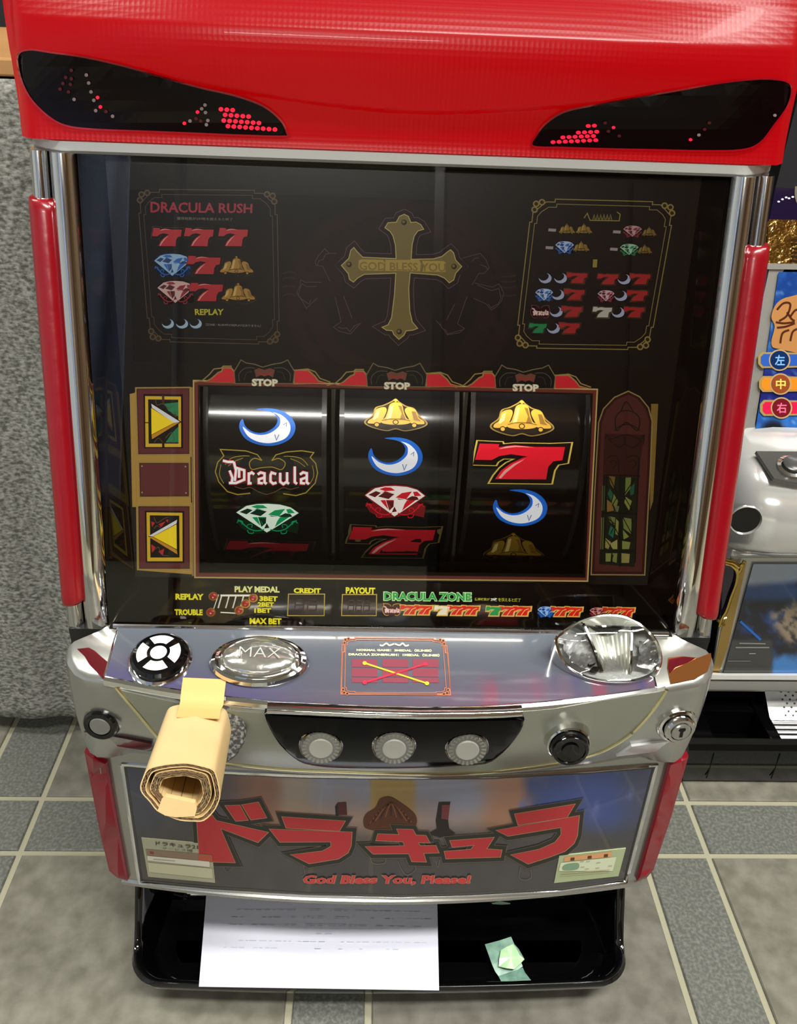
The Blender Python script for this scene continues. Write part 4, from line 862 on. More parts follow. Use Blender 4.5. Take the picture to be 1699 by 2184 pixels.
# oval max bet button
c = onp(DK1, 553, 1414); q = MB(); S1 = 1.0
def oval(prof, k): q.lathe(prof, c, DN_, 64, k, up=(1, 0, 0), sx=1.62)
oval([(.0205, 0), (.0210, .002), (.0200, .0045), (.0185, .0055), (.0172, .0050)], 0); oval([(.0172, .003), (.0168, .0072), (.0160, .0078), (.0154, .0070)], 1)
MBT = q.build('max_bet_button', [CHROME, mat('bright_chrome_ring', 'e6e6e2', .1, 1)], ST, True, label='oval chrome bet button with clear domed cap lettered MAX')
q = MB(); q.lathe([(.0156, .0045), (.0152, .0072), (.0135, .0092), (.009, .0108), (.004, .0114), (.0003, .0115)], c, DN_, 64, 0, up=(1, 0, 0), sx=1.62)
q.build('dome_cap', mat('silvered_dome', 'c8c8c0', .14, .85, coat=.6, bump=(55, .35, .003)), MBT, True, label='clear silvered dome')
MXP = Plane(c+DN_*.0116, DN_); p = Print(MXP, 0); p.text('MAX', [(510, 1380), (598, 1384), (596, 1404), (508, 1401)], '6c6c66', 0, -.01); p.text('MAX', [(511, 1378.5), (599, 1382.5), (597, 1402.5), (509, 1399.5)], 'b4b4ac', 1, -.02); p.build('lettering', MBT)

# ---- medal slot: clear dome on the right of the deck
OUT = [(228, 180), (262, 145), (300, 115), (380, 66), (480, 33), (580, 24), (680, 42), (780, 98), (850, 178), (882, 260), (882, 330), (852, 388), (762, 430), (640, 446), (500, 436), (380, 400), (290, 340), (245, 262)]
B5 = Z(1100, 1300, 2.836); OUTp = spline(B5(OUT), 3, True)
def hoff(py): return .022*sst(1455, 1330, py) if False else .024*(1-sst(1322, 1450, py))+.002
baseR = []; topR = []; inR = []
cxm = sum(p[0] for p in OUTp)/len(OUTp); cym = sum(p[1] for p in OUTp)/len(OUTp)
def shr(p, k): return (cxm+(p[0]-cxm)*k, cym+(p[1]-cym)*k)
for p in OUTp:
    h = hoff(p[1]); t = DK1.hit(p[0], p[1], h); topR.append(t); baseR.append(t-DN_*(h-.0002))
q = MB(); r2 = [DK1.hit(*shr(p, .975), hoff(p[1])+.0015) for p in OUTp]; r3 = [DK1.hit(*shr(p, .93), hoff(p[1])+.001) for p in OUTp]; r4 = [DK1.hit(*shr(p, .92), max(.001, hoff(p[1])-.003)) for p in OUTp]
q.loft([baseR, topR, r2, r3, r4], True, False)
SLOT = q.build('medal_slot', mat('slot_rim_chrome', 'dcdcd8', .12, 1.0), ST, True, label='medal slot with chrome rim under a clear dome')
q = MB(); d0 = [DK1.hit(*shr(p, .93), hoff(p[1])+.0008) for p in OUTp]; ctr = DK1.hit(cxm, cym, .020); dm = [d0]
for k in (.8, .6, .4, .2, .02): dm.append([DK1.hit(*shr(p, .93*k), hoff(shr(p, k)[1])+.004*(1-k*k)+.0008) for p in OUTp])
q.loft(dm, True, True); q.build('clear_dome', CLEAR, SLOT, True, label='clear plastic dome')
q = MB(); f0 = [DK1.hit(*shr(p, .915), .0015) for p in OUTp]; q.add(f0, [list(range(len(f0)))]); q.build('floor_plate', mat('slot_floor', 'd8d8d4', .3, .4, bump=(160, .8, .002)), SLOT)
# ribbed chute
q = MB(); L0 = B5([(405, 85), (700, 60)]); A0 = DK1.hit(*B5([(412, 100)])[0], .017); A1 = DK1.hit(*B5([(700, 95)])[0], .017); E0 = DK1.hit(*B5([(520, 375)])[0], .003); E1 = DK1.hit(*B5([(690, 385)])[0], .003)
rings = []
for i in range(15):
    t = i/14; a = A0.lerp(E0, t); b_ = A1.lerp(E1, t); ring = []
    for j in range(25):
        v = j/24; p = a.lerp(b_, v); ring.append(p-DN_*(.0115*math.sin(PI*v)*(1-.55*t))+DN_*.0005*(j % 2))
    rings.append(ring)
q.loft(rings, False, False); q.build('ribbed_chute', mat('chute_metal', 'dcdcd0', .25, .5), SLOT, True, label='ribbed metal coin chute', auto=.2)
q = MB(); q.tube([A0.lerp(A1, j/12)+DN_*(.001-.0115*math.sin(PI*j/12)) for j in range(13)], .0011, 6); q.tube([A0, A0.lerp(E0, .5)+DN_*.001, E0], .0014, 6); q.tube([A1, A1.lerp(E1, .5)+DN_*.001, E1], .0012, 6); q.build('chute_lip', CHROME, SLOT, True)
# faceted reflector panels to left and right of the chute
q = MB(); random.seed(3)
def facets(poly, n, s, hb):
    V0, F0 = cdt(dens(B5(poly), 7), 7)
    W = [DK1.hit(v[0]+random.uniform(-2, 2), v[1]+random.uniform(-2, 2), hb+random.uniform(0, s)) for v in V0]; q.add(W, F0)
facets([(290, 190), (370, 110), (400, 110), (450, 230), (490, 340), (420, 365), (340, 320), (290, 250)], 0, .003, .0045)
FM = mat('facet_silver', 'e8e8e8', .12, .6); q.build('faceted_reflector', FM, SLOT); q = MB()
facets([(740, 90), (810, 150), (860, 240), (862, 320), (820, 370), (730, 340), (745, 240), (730, 150)], 0, .003, .006)
q.build('faceted_reflector', mat('facet_silver', 'e8e8e8', .12, .6), SLOT)
c = DK1.hit(*B5([(465, 355)])[0], .004); q = MB(); q.lathe([(.0042, 0), (.0042, .001), (.0022, .0015), (.0002, .0008)], c, DN_, 20); q.build('screw', mat('dark_screw', '1c1c1c', .2, .6), SLOT, True)

# ================================================================ control front
def plate(name, poly, S, h0, h1, m, parent, lb=None, hn=0, chamfer=0.0):
    P0 = dens(poly, 18) if S.curved else poly
    Vf, Ff = cdt(P0, 26 if S.curved else None); q = MB(); n = len(P0)
    # boundary loop lifted to h1, skirt down to h0
    bt = [S.hit(p[0], p[1], h1-chamfer) for p in P0]; bb = [S.hit(p[0], p[1], h1-chamfer)+Vector((0, h1-h0, 0)) if S.curved else S.hit(p[0], p[1], h1-chamfer)-S.n*(h1-chamfer-h0) for p in P0]
    if chamfer:
        Pi = inset(P0, chamfer*3000); bi = [S.hit(p[0], p[1], h1) for p in Pi]; Vf, Ff = cdt(Pi, 26 if S.curved else None)
        q.loft([bb, bt, bi], True, False)
    else: q.loft([bb, bt], True, False)
    q.add([S.hit(v[0], v[1], h1) for v in Vf], Ff)
    o = q.build(name, m, parent, True, lb, auto=.5)
    bm = bmesh.new(); bm.from_mesh(o.data); bmesh.ops.remove_doubles(bm, verts=bm.verts, dist=.0002); bmesh.ops.recalc_face_normals(bm, faces=bm.faces); bm.to_mesh(o.data); bm.free()
    try: o.data.set_sharp_from_angle(angle=.5)
    except Exception: pass
    return o
GOLDBEAD = mat('warm_bead', 'e8e0b0', .15, 1.0)
q = MB(); L = [(247, 1466), (300, 1528), (345, 1580), (390, 1606), (440, 1620), (520, 1632), (640, 1642), (850, 1649), (1000, 1648), (1100, 1640), (1190, 1627), (1247, 1614), (1285, 1601), (1317, 1584), (1342, 1567), (1364, 1546), (1395, 1510), (1421, 1471)]
TOPL = [(1405, 1476), (1300, 1492), (1180, 1512), (1020, 1526), (850, 1531), (680, 1529), (500, 1517), (380, 1500), (262, 1474)]
plate('front_fascia', L+TOPL, CF, -.002, .0016, mat('fascia_grey', '9a9c90', .30, .62), ST, 'greenish grey satin fascia inside the bead')
pts = [CF.hit(x, y, .0016) for x, y in spline(L, 5)]; q.tube(pts, .0014, 8); q.build('front_bead', GOLDBEAD, ST, True, label='thin raised bead outlining the control front')
# glossy black stop-button panel with chrome brow
B4 = Z(540, 1440, 2.832)
SPn = [(72, 250), (90, 232), (300, 244), (600, 258), (900, 268), (1250, 270), (1600, 262), (1630, 285), (1612, 340), (1545, 430), (1470, 500), (1400, 538), (1250, 550), (980, 562), (700, 564), (500, 560), (400, 552), (310, 535), (245, 500), (160, 420), (98, 320)]
STOPP = plate('stop_button_panel', spline(B4(SPn), 2, True), CF, -.004, .0055, mat('piano_black', '040405', .12, spec=.12), ST, 'glossy black panel holding three stop buttons', chamfer=.0012)
q = MB(); br = [CF.hit(x, y, .0065) for x, y in B4([(84, 222), (200, 226), (400, 236), (700, 249), (1000, 256), (1300, 254), (1500, 248), (1622, 240)])]
rings = []
for p in br: rings.append([p+Vector((0, .0055, .0040)), p+Vector((0, .001, .0040)), p+Vector((0, -.0012, .0028)), p+Vector((0, -.0016, .0006)), p+Vector((0, -.0004, -.0012)), p+Vector((0, .0065, -.0012))])
q.loft(rings); q.build('chrome_brow', CHROME, STOPP, True, label='chrome brow above the stop buttons', auto=.9)
for px, py, lb in ((684.5, 1588, 'left'), (840, 1589, 'middle'), (995, 1592, 'right')):
    c = CF.hit(px, py, .0055); ax = Vector((0, -1, .10)).normalized(); q = MB()
    q.lathe([(.0150, -.002), (.0150, .0012), (.0143, .0022), (.0137, .0015)], c, ax, 48, 0); q.lathe([(.0137, -.001), (.0134, .0030), (.0126, .0038)], c, ax, 48, 1)
    o = q.build('stop_button', [CHROME, mat('clear_button_side', '8c8c88', .12, .9)], ST, True, label=lb+' clear round stop button with ribbed silver ring')
    u = ax.cross(Vector((1, 0, 0))).normalized(); v = Vector((1, 0, 0)); q = MB(); V = []; F = []
    def pt(r, a, h): return c+v*math.cos(a)*r+u*math.sin(a)*r+ax*h
    for k in range(48):
        a = 2*PI*k/48; h = .0030 if k % 2 else .0040; a2 = 2*PI*(k+1)/48; b = len(V)
        V += [pt(.0128, a, h+.0002), pt(.0128, a2, h+.0002), pt(.0082, a2, h-.0004), pt(.0082, a, h-.0004), pt(.0128, a, .002), pt(.0128, a2, .002), pt(.0082, a, .002), pt(.0082, a2, .002)]
        F += [[b, b+1, b+2, b+3], [b, b+3, b+6, b+4], [b+1, b+5, b+7, b+2]]
    q.add(V, F); q.build('ribbed_ring', mat('ribbed_silver', 'a8a8a4', .2, .9), o, label='ring of fine silver ribs')
    q = MB(); q.lathe([(.0083, .002), (.0081, .0044), (.0076, .0048), (.0003, .0046)], c, ax, 40); q.build('button_face', mat('frosted_face', '9c9c94', .32, .3, coat=.5), o, True, label='frosted grey face')

def knob(name, px, py, prof, mats, lb, S=CF, h=0, ax=(0, -1, .08), seg=48, parent=ST):
    c = S.hit(px, py, h); q = MB()
    for k, pr in enumerate(prof): q.lathe(pr, c, Vector(ax), seg, k)
    return q.build(name, mats, parent, True, label=lb, auto=.5), c
knob('start_lever_button', 1206, 1566, [[(.0165, -.001), (.0165, .001), (.0155, .004), (.0150, .011), (.0140, .012), (.0132, .011)], [(.0133, .006), (.0130, .016), (.0120, .0178), (.0105, .0175), (.0100, .0165), (.0060, .0160), (.0058, .0172), (.0003, .0174)]], [CHROME, BLACKG], 'round black push knob in a chrome collar')
o, c = knob('key_lock', 1438, 1538, [[(.0150, -.003), (.0150, .004), (.0140, .0060), (.0122, .0066), (.0118, .004)], [(.0112, .003), (.0112, .0100), (.0100, .0112), (.0080, .0112), (.0076, .009)], [(.0070, .008), (.0070, .0118), (.0062, .0124), (.0003, .0124)]], [CHROME, CHROME, SATIN], 'round chrome key lock', h=-.002, ax=(.10, -1, .06))
ax = Vector((.10, -1, .06)).normalized(); q = MB(); cc = c+ax*.0126; u = Vector((1, .1, 0)).normalized(); v = ax.cross(u)
V = [cc+u*a+v*b for a, b in ((-.0012, -.004), (.0012, -.004), (.0012, .001), (.0026, .002), (.0022, .0042), (-.0022, .0042), (-.0026, .002), (-.0012, .001))]
mesh('keyhole', V, [list(range(8))], ink('0c0c0c'), o)
knob('return_button', 223, 1531, [[(.0135, -.004), (.0135, .004), (.0125, .0065), (.0115, .006)], [(.0124, .002), (.0122, .0085), (.0112, .0098), (.0080, .0095), (.0076, .0080)], [(.0075, .005), (.0074, .0092), (.0068, .0098), (.0003, .0098)]], [CHROME, BLACKG, mat('grey_button_face', '8c8c88', .25, .6)], 'small round button with black ring and grey centre', h=-.003, ax=(-.10, -1, .06))
# left and right recessed flutes
S3 = Z(120, 1300, 3.398)
plate('dark_red_flute', S3([(200, 890), (240, 890), (330, 905), (500, 938), (690, 975), (700, 1030), (560, 1010), (400, 985), (270, 968), (215, 940)]), CF, -.003, .0024, mat('red_black_flute', '3a0610', .06, .6, coat=1), ST, 'dark red glossy flute low on the left')
plate('chrome_flute', B5([(608, 890), (700, 830), (1015, 785), (1025, 808), (1005, 838), (790, 868)]), CF, -.003, .0024, mat('flute_chrome', 'f4f6fa', .1, .35), ST, 'bright chrome flute low on the right')  # white base puts the groove's bright reflection into its colour
# corner wings: amber and red chrome reflections, painted on as thin plates
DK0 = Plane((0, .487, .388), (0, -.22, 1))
plate('wing_reflection', spline(B5([(920, 292), (1010, 282), (1100, 292), (1178, 262), (1182, 300), (1160, 370), (1080, 420), (935, 448), (915, 350)]), 1, True), DK0, -.001, .0006, mat('wing_reflection_amber', 'b0703c', .12, .8, coat=.5), ST, 'coppery amber reflection painted on the right wing')
plate('wing_reflection', spline(S3([(150, 285), (235, 275), (280, 300), (330, 345), (412, 410), (408, 500), (330, 490), (240, 400), (205, 340)]), 1, True), DK0, -.001, .0006, mat('wing_reflection_red', '98343c', .12, .8, coat=.5), ST, 'dull red reflection painted on the left wing')

plate('wing_reflection', spline(B5([(920, 345), (925, 300), (1010, 286), (1090, 292), (1030, 325), (965, 350), (930, 385)]), 1, True), DK0, .0006, .0010, mat('wing_reflection_crimson', '982838', .12, .8, coat=.5), ST, 'crimson reflection streak painted on the right wing')

# ================================================================ lower door
q = MB(); rings = []
zs = [(.1135, .010), (.1150, .0015), (.1175, 0), (.122, .0015), (.124, .004)]
def lring(z, d, n=48):
    pts = []
    for i in range(n+1): x = -.2355+.471*i/n; pts.append((x, ylow(x)+d+.012*sst(.226, .2355, abs(x))**2, z))
    return [(-.2355, .56, z)]+pts+[(.2355, .56, z)]
q.loft([lring(.1140, .006), lring(.1146, .001), lring(.1160, -.0015), lring(.1195, -.0015), lring(.1215, .0005), lring(.2785, .0005)], True, True)
LOWF = q.build('lower_door', SATIN, ST, True, label='chrome framed lower door with slightly bulging front', auto=.6)
ART = [(268, 1636), (450, 1651), (650, 1659), (850, 1662), (1050, 1660), (1250, 1649), (1391, 1638), (1330, 1874), (1200, 1893), (1000, 1904), (850, 1908), (650, 1903), (450, 1890), (303, 1876)]
AS = Surf(lambda x, z: ylow(x)+.0005)
p = Print(AS, .0009); p.poly(inset(ART, -7), '8c8c84', 0, holes=[inset(ART, -1)]) if False else None
q = MB(); q.tube([AS.hit(x, y, .0) for x, y in dens(inset(ART, -6), 20)]+[AS.hit(*inset(ART, -6)[0], 0)], .0020, 8); q.build('window_frame', CLR, LOWF, True, label='rounded silver moulding round the artwork')
q = MB(); q.tube([AS.hit(x, y, .0004) for x, y in dens(inset(ART, -1.5), 20)]+[AS.hit(*inset(ART, -1.5)[0], .0004)], .0012, 6); q.build('window_gasket', mat('gasket', '3a3a34', .4), LOWF, True)
def artcol(X, Y, u, v):
    n = fbm(X, Y, .012); c = (58, 60, 74)
    sky = (122, 124, 142); br = (120, 84, 70); gold = (140, 114, 58); blue = (50, 66, 122)
    c = mixc(c, br, sst(430, 560, X)); c = mixc(c, (140, 128, 118), sst(575, 620, X)); c = mixc(c, sky, sst(640, 690, X)); c = mixc(c, gold, sst(784, 794, X)); c = mixc(c, sky, sst(880, 890, X)); c = mixc(c, (150, 108, 88), sst(1000, 1060, X)+n*.4); c = mixc(c, (110, 84, 84), sst(1100, 1130, X)*.6); c = mixc(c, blue, sst(1120, 1175, X+n*60)); c = mixc(c, (58, 62, 88), sst(1290, 1370, X))
    yy = Y-1655+abs(X-850)*.02
    c = mixc(c, (168, 120, 84), sst(40, 100, yy)*(1-sst(90, 260, abs(X-760)))*.6 + .5*sst(50, 110, yy)*(1-sst(20, 160, abs(X-1060))))
    c = mixc(c, (58, 56, 58), sst(90, 150, yy+n*14)); c = mixc(c, (66, 58, 56), .5*sst(150, 190, yy)*(.5+n))
    if X > 1100: c = mixc(c, (90, 104, 160), sst(.12, .4, fbm(X, Y*.5, .02))*(1-sst(60, 130, yy))*.7)
    return c
ARTM = mat('art_print', 'ffffff', .18, attr=True, coat=.5)
V0, F0 = cdt(dens(ART, 12), 9); V = [AS.hit(v[0], v[1], .0006) for v in V0]
ARTO = mesh('art_panel', V, F0, ARTM, LOWF, label='printed artwork of a dusky sky under a glossy cover'); ca = ARTO.data.color_attributes.new('Col', 'FLOAT_COLOR', 'POINT')
for i, v in enumerate(V0): ca.data[i].color = (*lin(tuple(min(1, max(0, k/255)) for k in artcol(v[0], v[1], 0, 0))), 1)
def art1(p):
    B = Z(160, 1600, 2.655); D = Z(700, 1600, 2.36)
    p.poly([(720, 1712), (738, 1711), (740, 1738), (720, 1738)], '4c2428', 1); p.poly([(714, 1720), (720, 1712), (722, 1745), (716, 1745)], '22201f', 1)
    p.poly(D([(555, 262), (614, 260), (602, 350), (608, 395), (640, 420), (560, 440), (500, 420), (545, 395), (540, 355)]), '26201f', 1); p.poly(D([(572, 275), (612, 275), (600, 350), (568, 345)]), '6c343a', 2)
    p.poly(D([(205, 400), (175, 360), (190, 320), (235, 290), (260, 245), (310, 235), (360, 262), (400, 290), (440, 330), (440, 380), (380, 410)]), '54301f', 1, sm=True)
    for s in range(13):
        a = -1.5+s*.25; p.line(D([(315, 262), (315+70*math.sin(a)*.7, 300-14*math.cos(a)), (315+115*math.sin(a), 350-20*math.cos(a)+abs(math.sin(a))*30)]), 3, '7c4a30' if s % 2 else '3a2016', 2, sm=True)
    K = [B([(690, 408), (775, 368), (800, 400), (1092, 466), (1035, 522), (822, 442), (905, 636), (705, 630)]), B([(850, 315), (932, 312), (978, 396), (910, 401)]), B([(945, 310), (1037, 295), (1083, 382), (995, 394)]),
         B([(1172, 378), (1528, 402), (1495, 458), (1195, 440)]), B([(1102, 448), (1567, 465), (1562, 540), (1545, 580), (1490, 615), (1325, 642), (1222, 592), (1400, 572), (1450, 545), (1448, 518), (1160, 520)]),
         D([(345, 398), (425, 400), (440, 428), (490, 430), (510, 466), (450, 464), (462, 482), (540, 480), (556, 516), (478, 518), (492, 562), (420, 560), (405, 520), (225, 522), (188, 486), (385, 482), (376, 460), (240, 455), (250, 422), (358, 426)]),
         D([(612, 456), (832, 440), (795, 498), (872, 503), (865, 537), (592, 546), (584, 510), (718, 500), (735, 478), (624, 488)]),
         D([(938, 322), (1240, 272), (1200, 338), (955, 377)]), D([(846, 404), (1262, 330), (1252, 430), (1235, 470), (1190, 508), (1120, 535), (1005, 572), (920, 527), (1060, 500), (1140, 465), (1172, 425), (1170, 388), (903, 432)])]
    for k in K: p.poly(inset(k, -10.5), '5c5444', 3)
    for k in K: p.poly(inset(k, -9), '2c2a26', 4)
    for k in K: p.poly(inset(k, -1.2), '98805c', 5)
    for k in K: p.poly(k, 'a83034', 6)
    for L in ([B([(635, 420), (660, 520), (750, 560)])] if False else []): p.line(L, 1, '5c5444', 3)
    p.line(B([(800, 660), (830, 640), (860, 690), (900, 640)]), 1, '5a5650', 3, sm=True)
    for L in (D([(210, 530), (225, 570), (280, 570), (290, 545)]), D([(350, 560), (375, 610), (400, 630), (440, 600), (430, 575)]), D([(540, 560), (550, 590), (560, 550)]), D([(965, 590), (960, 640), (990, 655), (1020, 640), (1018, 600)]), B([(1290, 640), (1300, 690), (1285, 720)])): p.line(L, 1.1, '6a6458', 3, sm=True)
P_(art1, 'title_print', 'large jagged red katakana lettering with dark outlines', AS, .0009, ARTO) if False else None
pr = Print(AS, .0009); art1(pr); pr.build('title_print', LOWF, 'large jagged red katakana lettering with dark outlines')
pr = Print(AS, .0010)
pr.text('God Bless You, Please!', [(648, 1866), (1006, 1866), (1002, 1889), (642, 1889)], 'b08c7c', 5, .06); pr.text('God Bless You, Please!', [(649, 1867), (1005, 1867), (1001, 1888), (643, 1888)], 'bc3c38', 6, .035); pr.build('slogan_print', LOWF, 'red slogan lettering')
SB = Z(280, 1760, 7.723)
o = plate('left_sticker', SB([(165, 210), (1315, 315), (1380, 950), (275, 850)]), AS, .0004, .0014, ink('a0a088'), LOWF, 'pale certificate sticker')
pr = Print(AS, .0017)
pr.text('ドラキュラ21', SB([(395, 268), (1095, 330), (1100, 398), (400, 330)]), '403c38', 2, .02); pr.text('サービス機', SB([(500, 365), (1010, 400), (1010, 450), (500, 395)]), '54504a', 2, 0)
pr.poly(SB([(235, 395), (1330, 490), (1340, 590), (250, 500)]), '84705c', 1); pr.poly(SB([(1095, 480), (1330, 498), (1338, 600), (1100, 580)]), 'a85440', 2); pr.poly(SB([(265, 505), (1285, 600), (1290, 690), (270, 580)]), 'ccc8b8', 2); pr.poly(SB([(275, 615), (1330, 715), (1345, 880), (290, 770)]), 'b8b698', 2); pr.poly(SB([(300, 430), (370, 440), (365, 480), (310, 472)]), '7c4028', 2)
pr.text('ロヨ 480', SB([(360, 545), (710, 575), (710, 610), (365, 580)]), '8c8880', 3, 0) if False else pr.line(SB([(360, 560), (720, 590)]), 2.2, '9c988c', 3)
pr.build('sticker_print', LOWF)
RB = Z(1160, 1800, 8.495)
plate('right_sticker', RB([(275, 215), (1480, 80), (1345, 585), (180, 710)]), AS, .0004, .0014, ink('a4b088'), LOWF, 'pale green table sticker')
pr = Print(AS, .0017); pr.poly(RB([(370, 240), (1230, 140), (1210, 235), (355, 320)]), 'd09868', 1); pr.poly(RB([(300, 345), (1310, 235), (1240, 490), (265, 490)]), 'ccd4b4', 1); pr.poly(RB([(370, 375), (615, 345), (600, 460), (345, 475)]), '7c987c', 2, sm=True)
for x, y in ((515, 272), (825, 240), (1120, 210)): pr.poly(RB([(x-35, y-22), (x+38, y-28), (x+32, y+26), (x-40, y+32)]), '5c3818', 2)
for x, y, w_ in ((680, 320, 0), (790, 320, 1), (690, 420, 0), (770, 455, 0), (980, 340, 1), (960, 440, 0), (1190, 400, 0)): pr.line(RB([(x-30, y+4), (x+40, y-4)]), 2.4, 'acac94', 3)
for y in (530, 570): pr.line(RB([(300, y+10), (1180, y-60)]), 1.6, 'b0ac88', 3)
pr.build('sticker_print', LOWF)
RL = mat('red_lower_lamp', '7c0c1c', .3, spec=.3)
for P, lb in (([(180, 1604), (200, 1616), (228, 1626), (246, 1730), (273, 1879), (250, 1872), (233, 1858), (214, 1780)], 'left'), ([(1468, 1612), (1452, 1620), (1426, 1628), (1396, 1740), (1357, 1879), (1378, 1873), (1393, 1855), (1430, 1745)], 'right')):
    Sx = Surf(lambda x, z: ylow(x)+.0005+.012*sst(.226, .2355, abs(x))**2)
    plate('lower_lamp', P, Sx, -.001, .0045, RL, LOWF, lb+' dark red lamp lens', chamfer=.0016)

# ================================================================ coin tray
TRM = BLACKG
def trayring(z, o=0.0, back=.545):
    pts = []
    for i in range(31): x = -.192+.384*i/30; pts.append((x*(1-o/.2), .4262+.0042*(x/.19)**2+o, z))
    for a in range(1, 9): t = a/8*PI/2; pts.append((.192-o*1.0+(.0305)*math.sin(t), .4304+o+.030*(1-math.cos(t))*1.05, z))
    pts += [(.2225-o, .47, z), (.2224-o, .478, z), (.2222-o, .486, z), (.2220-o, .494, z), (.2218-o, .502, z), (.2185-o, back-o, z)]
    if z > .03: pts = [(x, y, z+.062*sst(.462, .505, y)) for x, y, z in pts]
    L = [(-x, y, z) for x, y, z in pts[31:]][::-1]; return pts+L
q = MB(); q.loft([trayring(.004, .024), trayring(.008, .016), trayring(.032, .002), trayring(.0395, 0), trayring(.0425, .0015), trayring(.0428, .0035), trayring(.0415, .0060), trayring(.036, .0085), trayring(.016, .014), trayring(.011, .022), trayring(.010, .030)], True, True)
TRAY = q.build('coin_tray', TRM, ST, True, label='glossy black plastic coin tray with rounded corners', auto=.8)
q = MB()
q.add([(-.206, .5305, .012), (.206, .5305, .012), (.206, .5415, .05), (-.206, .5415, .05), (-.206, .545, .112), (.206, .545, .112)], [[0, 1, 2, 3], [3, 2, 5, 4]])
q.build('tray_back', BLACKG, ST, label='black back wall above the tray')
q = MB()
for z in (.062, .071): q.box(-.15, .15, .5395, .5425, z, z+.005)
q.build('tray_ridge', mat('ridge_plastic', '1c1c1c', .2, coat=.4), TRAY, bevel=.001)

# ================================================================ cardboard tube over the start lever
CB = mat('cardboard_liner', 'd6bc88', .5, noise=(14, 'ccae78', 4, .3, .7), bump=(90, .08, .001)); CBE = mat('cardboard_shaded_flute', '6e5638', .8)  # brown fluting, with the shade of its hollows put into the colour
FC = CAM+ray(388, 1692)*.492; BC = CAM+ray(422, 1560)*.572; AX = (FC-BC).normalized(); FPp = Plane(FC, AX)
TUBE = thing('cardboard_tube', 'tan corrugated cardboard tube rolled over the start lever, left of the stop buttons', 'cardboard tube', tuple(BC))
TZ = Z(260, 1600, 5.663)
OUTL = TZ([(220, 440), (245, 350), (312, 228), (480, 180), (640, 160), (800, 156), (960, 190), (1100, 236), (1150, 330), (1187, 520), (1170, 620), (1110, 740), (992, 852), (860, 862), (700, 850), (560, 800), (430, 742), (330, 620), (240, 520)])
def onF(p, k=1.0, d=0.0):
    c = FPp.hit(388, 1690); w_ = FPp.hit(*p); return c+(w_-c)*k+AX*d
def tubewall(name, P, k0, k1, d0, Lb, m, parent, lb=None):
    q = MB(); bk = (BC-FC); n = len(P)
    o0 = [onF(p, k0, d0) for p in P]; i0 = [onF(p, k1, d0) for p in P]; ob = [v+bk-AX*(Lb+d0) for v in o0]; ib = [v+bk-AX*(Lb+d0) for v in i0]
    q.loft([ob, o0, i0, ib], True, False); return q.build(name, m, parent, True, lb, auto=.5)
OS = spline(OUTL, 3, True)
tubewall('outer_liner', OS, 1.0, .972, 0, .004, CB, TUBE); tubewall('middle_liner', OS, .875, .855, 0, .004, CB, TUBE)
tubewall('middle_liner', OS, .765, .745, -.0006, .004, CB, TUBE); tubewall('inner_liner', OS, .660, .645, -.001, .004, CB, TUBE); tubewall('core_liner', OS, .560, .545, -.0004, .004, CB, TUBE)
def per(P, k, s):    # point at arc parameter s in [0,1)
    n = len(P); t = s*n; i = int(t) % n; f = t-int(t); a = P[i]; b = P[(i+1) % n]; return onF((a[0]*(1-f)+b[0]*f, a[1]*(1-f)+b[1]*f), k, 0)
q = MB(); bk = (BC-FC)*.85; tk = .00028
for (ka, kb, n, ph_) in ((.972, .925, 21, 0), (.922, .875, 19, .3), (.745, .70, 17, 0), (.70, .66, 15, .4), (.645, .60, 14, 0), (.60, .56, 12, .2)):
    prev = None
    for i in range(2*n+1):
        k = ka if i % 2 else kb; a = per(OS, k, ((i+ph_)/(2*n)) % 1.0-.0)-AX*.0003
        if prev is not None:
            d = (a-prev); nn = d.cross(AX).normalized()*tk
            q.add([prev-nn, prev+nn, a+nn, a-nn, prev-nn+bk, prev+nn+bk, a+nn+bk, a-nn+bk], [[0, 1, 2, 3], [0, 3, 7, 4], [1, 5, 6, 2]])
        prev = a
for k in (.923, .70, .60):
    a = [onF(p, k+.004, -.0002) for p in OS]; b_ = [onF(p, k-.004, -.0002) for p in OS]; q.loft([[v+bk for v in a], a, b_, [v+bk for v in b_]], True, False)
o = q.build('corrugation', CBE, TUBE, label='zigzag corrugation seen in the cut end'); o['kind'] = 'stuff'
# liner tongue at the lower edge of the opening
q = MB(); T0 = [FPp.hit(*p, .0006) for p in TZ([(430, 735), (480, 590), (520, 560), (880, 640), (905, 700), (880, 800), (650, 812), (520, 790)])]; q.add(T0+[v-AX*.004 for v in T0], [list(range(8)), list(range(15, 7, -1))]+[[i, (i+1) % 8, (i+1) % 8+8, i+8] for i in range(8)])
q.build('inner_flap', CB, TUBE)
# tongue taped onto the deck
q = MB(); a0, a1 = DK1.hit(390, 1445, .0006), DK1.hit(482, 1449, .0006); e0, e1 = DK1.hit(384, 1497, .0012), DK1.hit(476, 1503, .0012)
m0, m1 = a0.lerp(e0, .55)+Vector((0, 0, .0008)), a1.lerp(e1, .55)+Vector((0, 0, .0008))
f0 = CAM+ray(381, 1510)*.561; f1 = CAM+ray(471, 1513)*.561; g0 = CAM+ray(376, 1530)*.549; g1 = CAM+ray(468, 1533)*.549
rows_ = [(a0, a1), (m0, m1), (e0, e1), (f0, f1), (g0, g1)]; rr_ = []
for t in range(17):
    u = t/16*4; i = min(3, int(u)); f = u-i; f = f
    rr_.append((rows_[i][0].lerp(rows_[i+1][0], f), rows_[i][1].lerp(rows_[i+1][1], f)))
th = Vector((0, .0004, -.0008)); rings = [[a, b_, b_+th, a+th] for a, b_ in rr_]
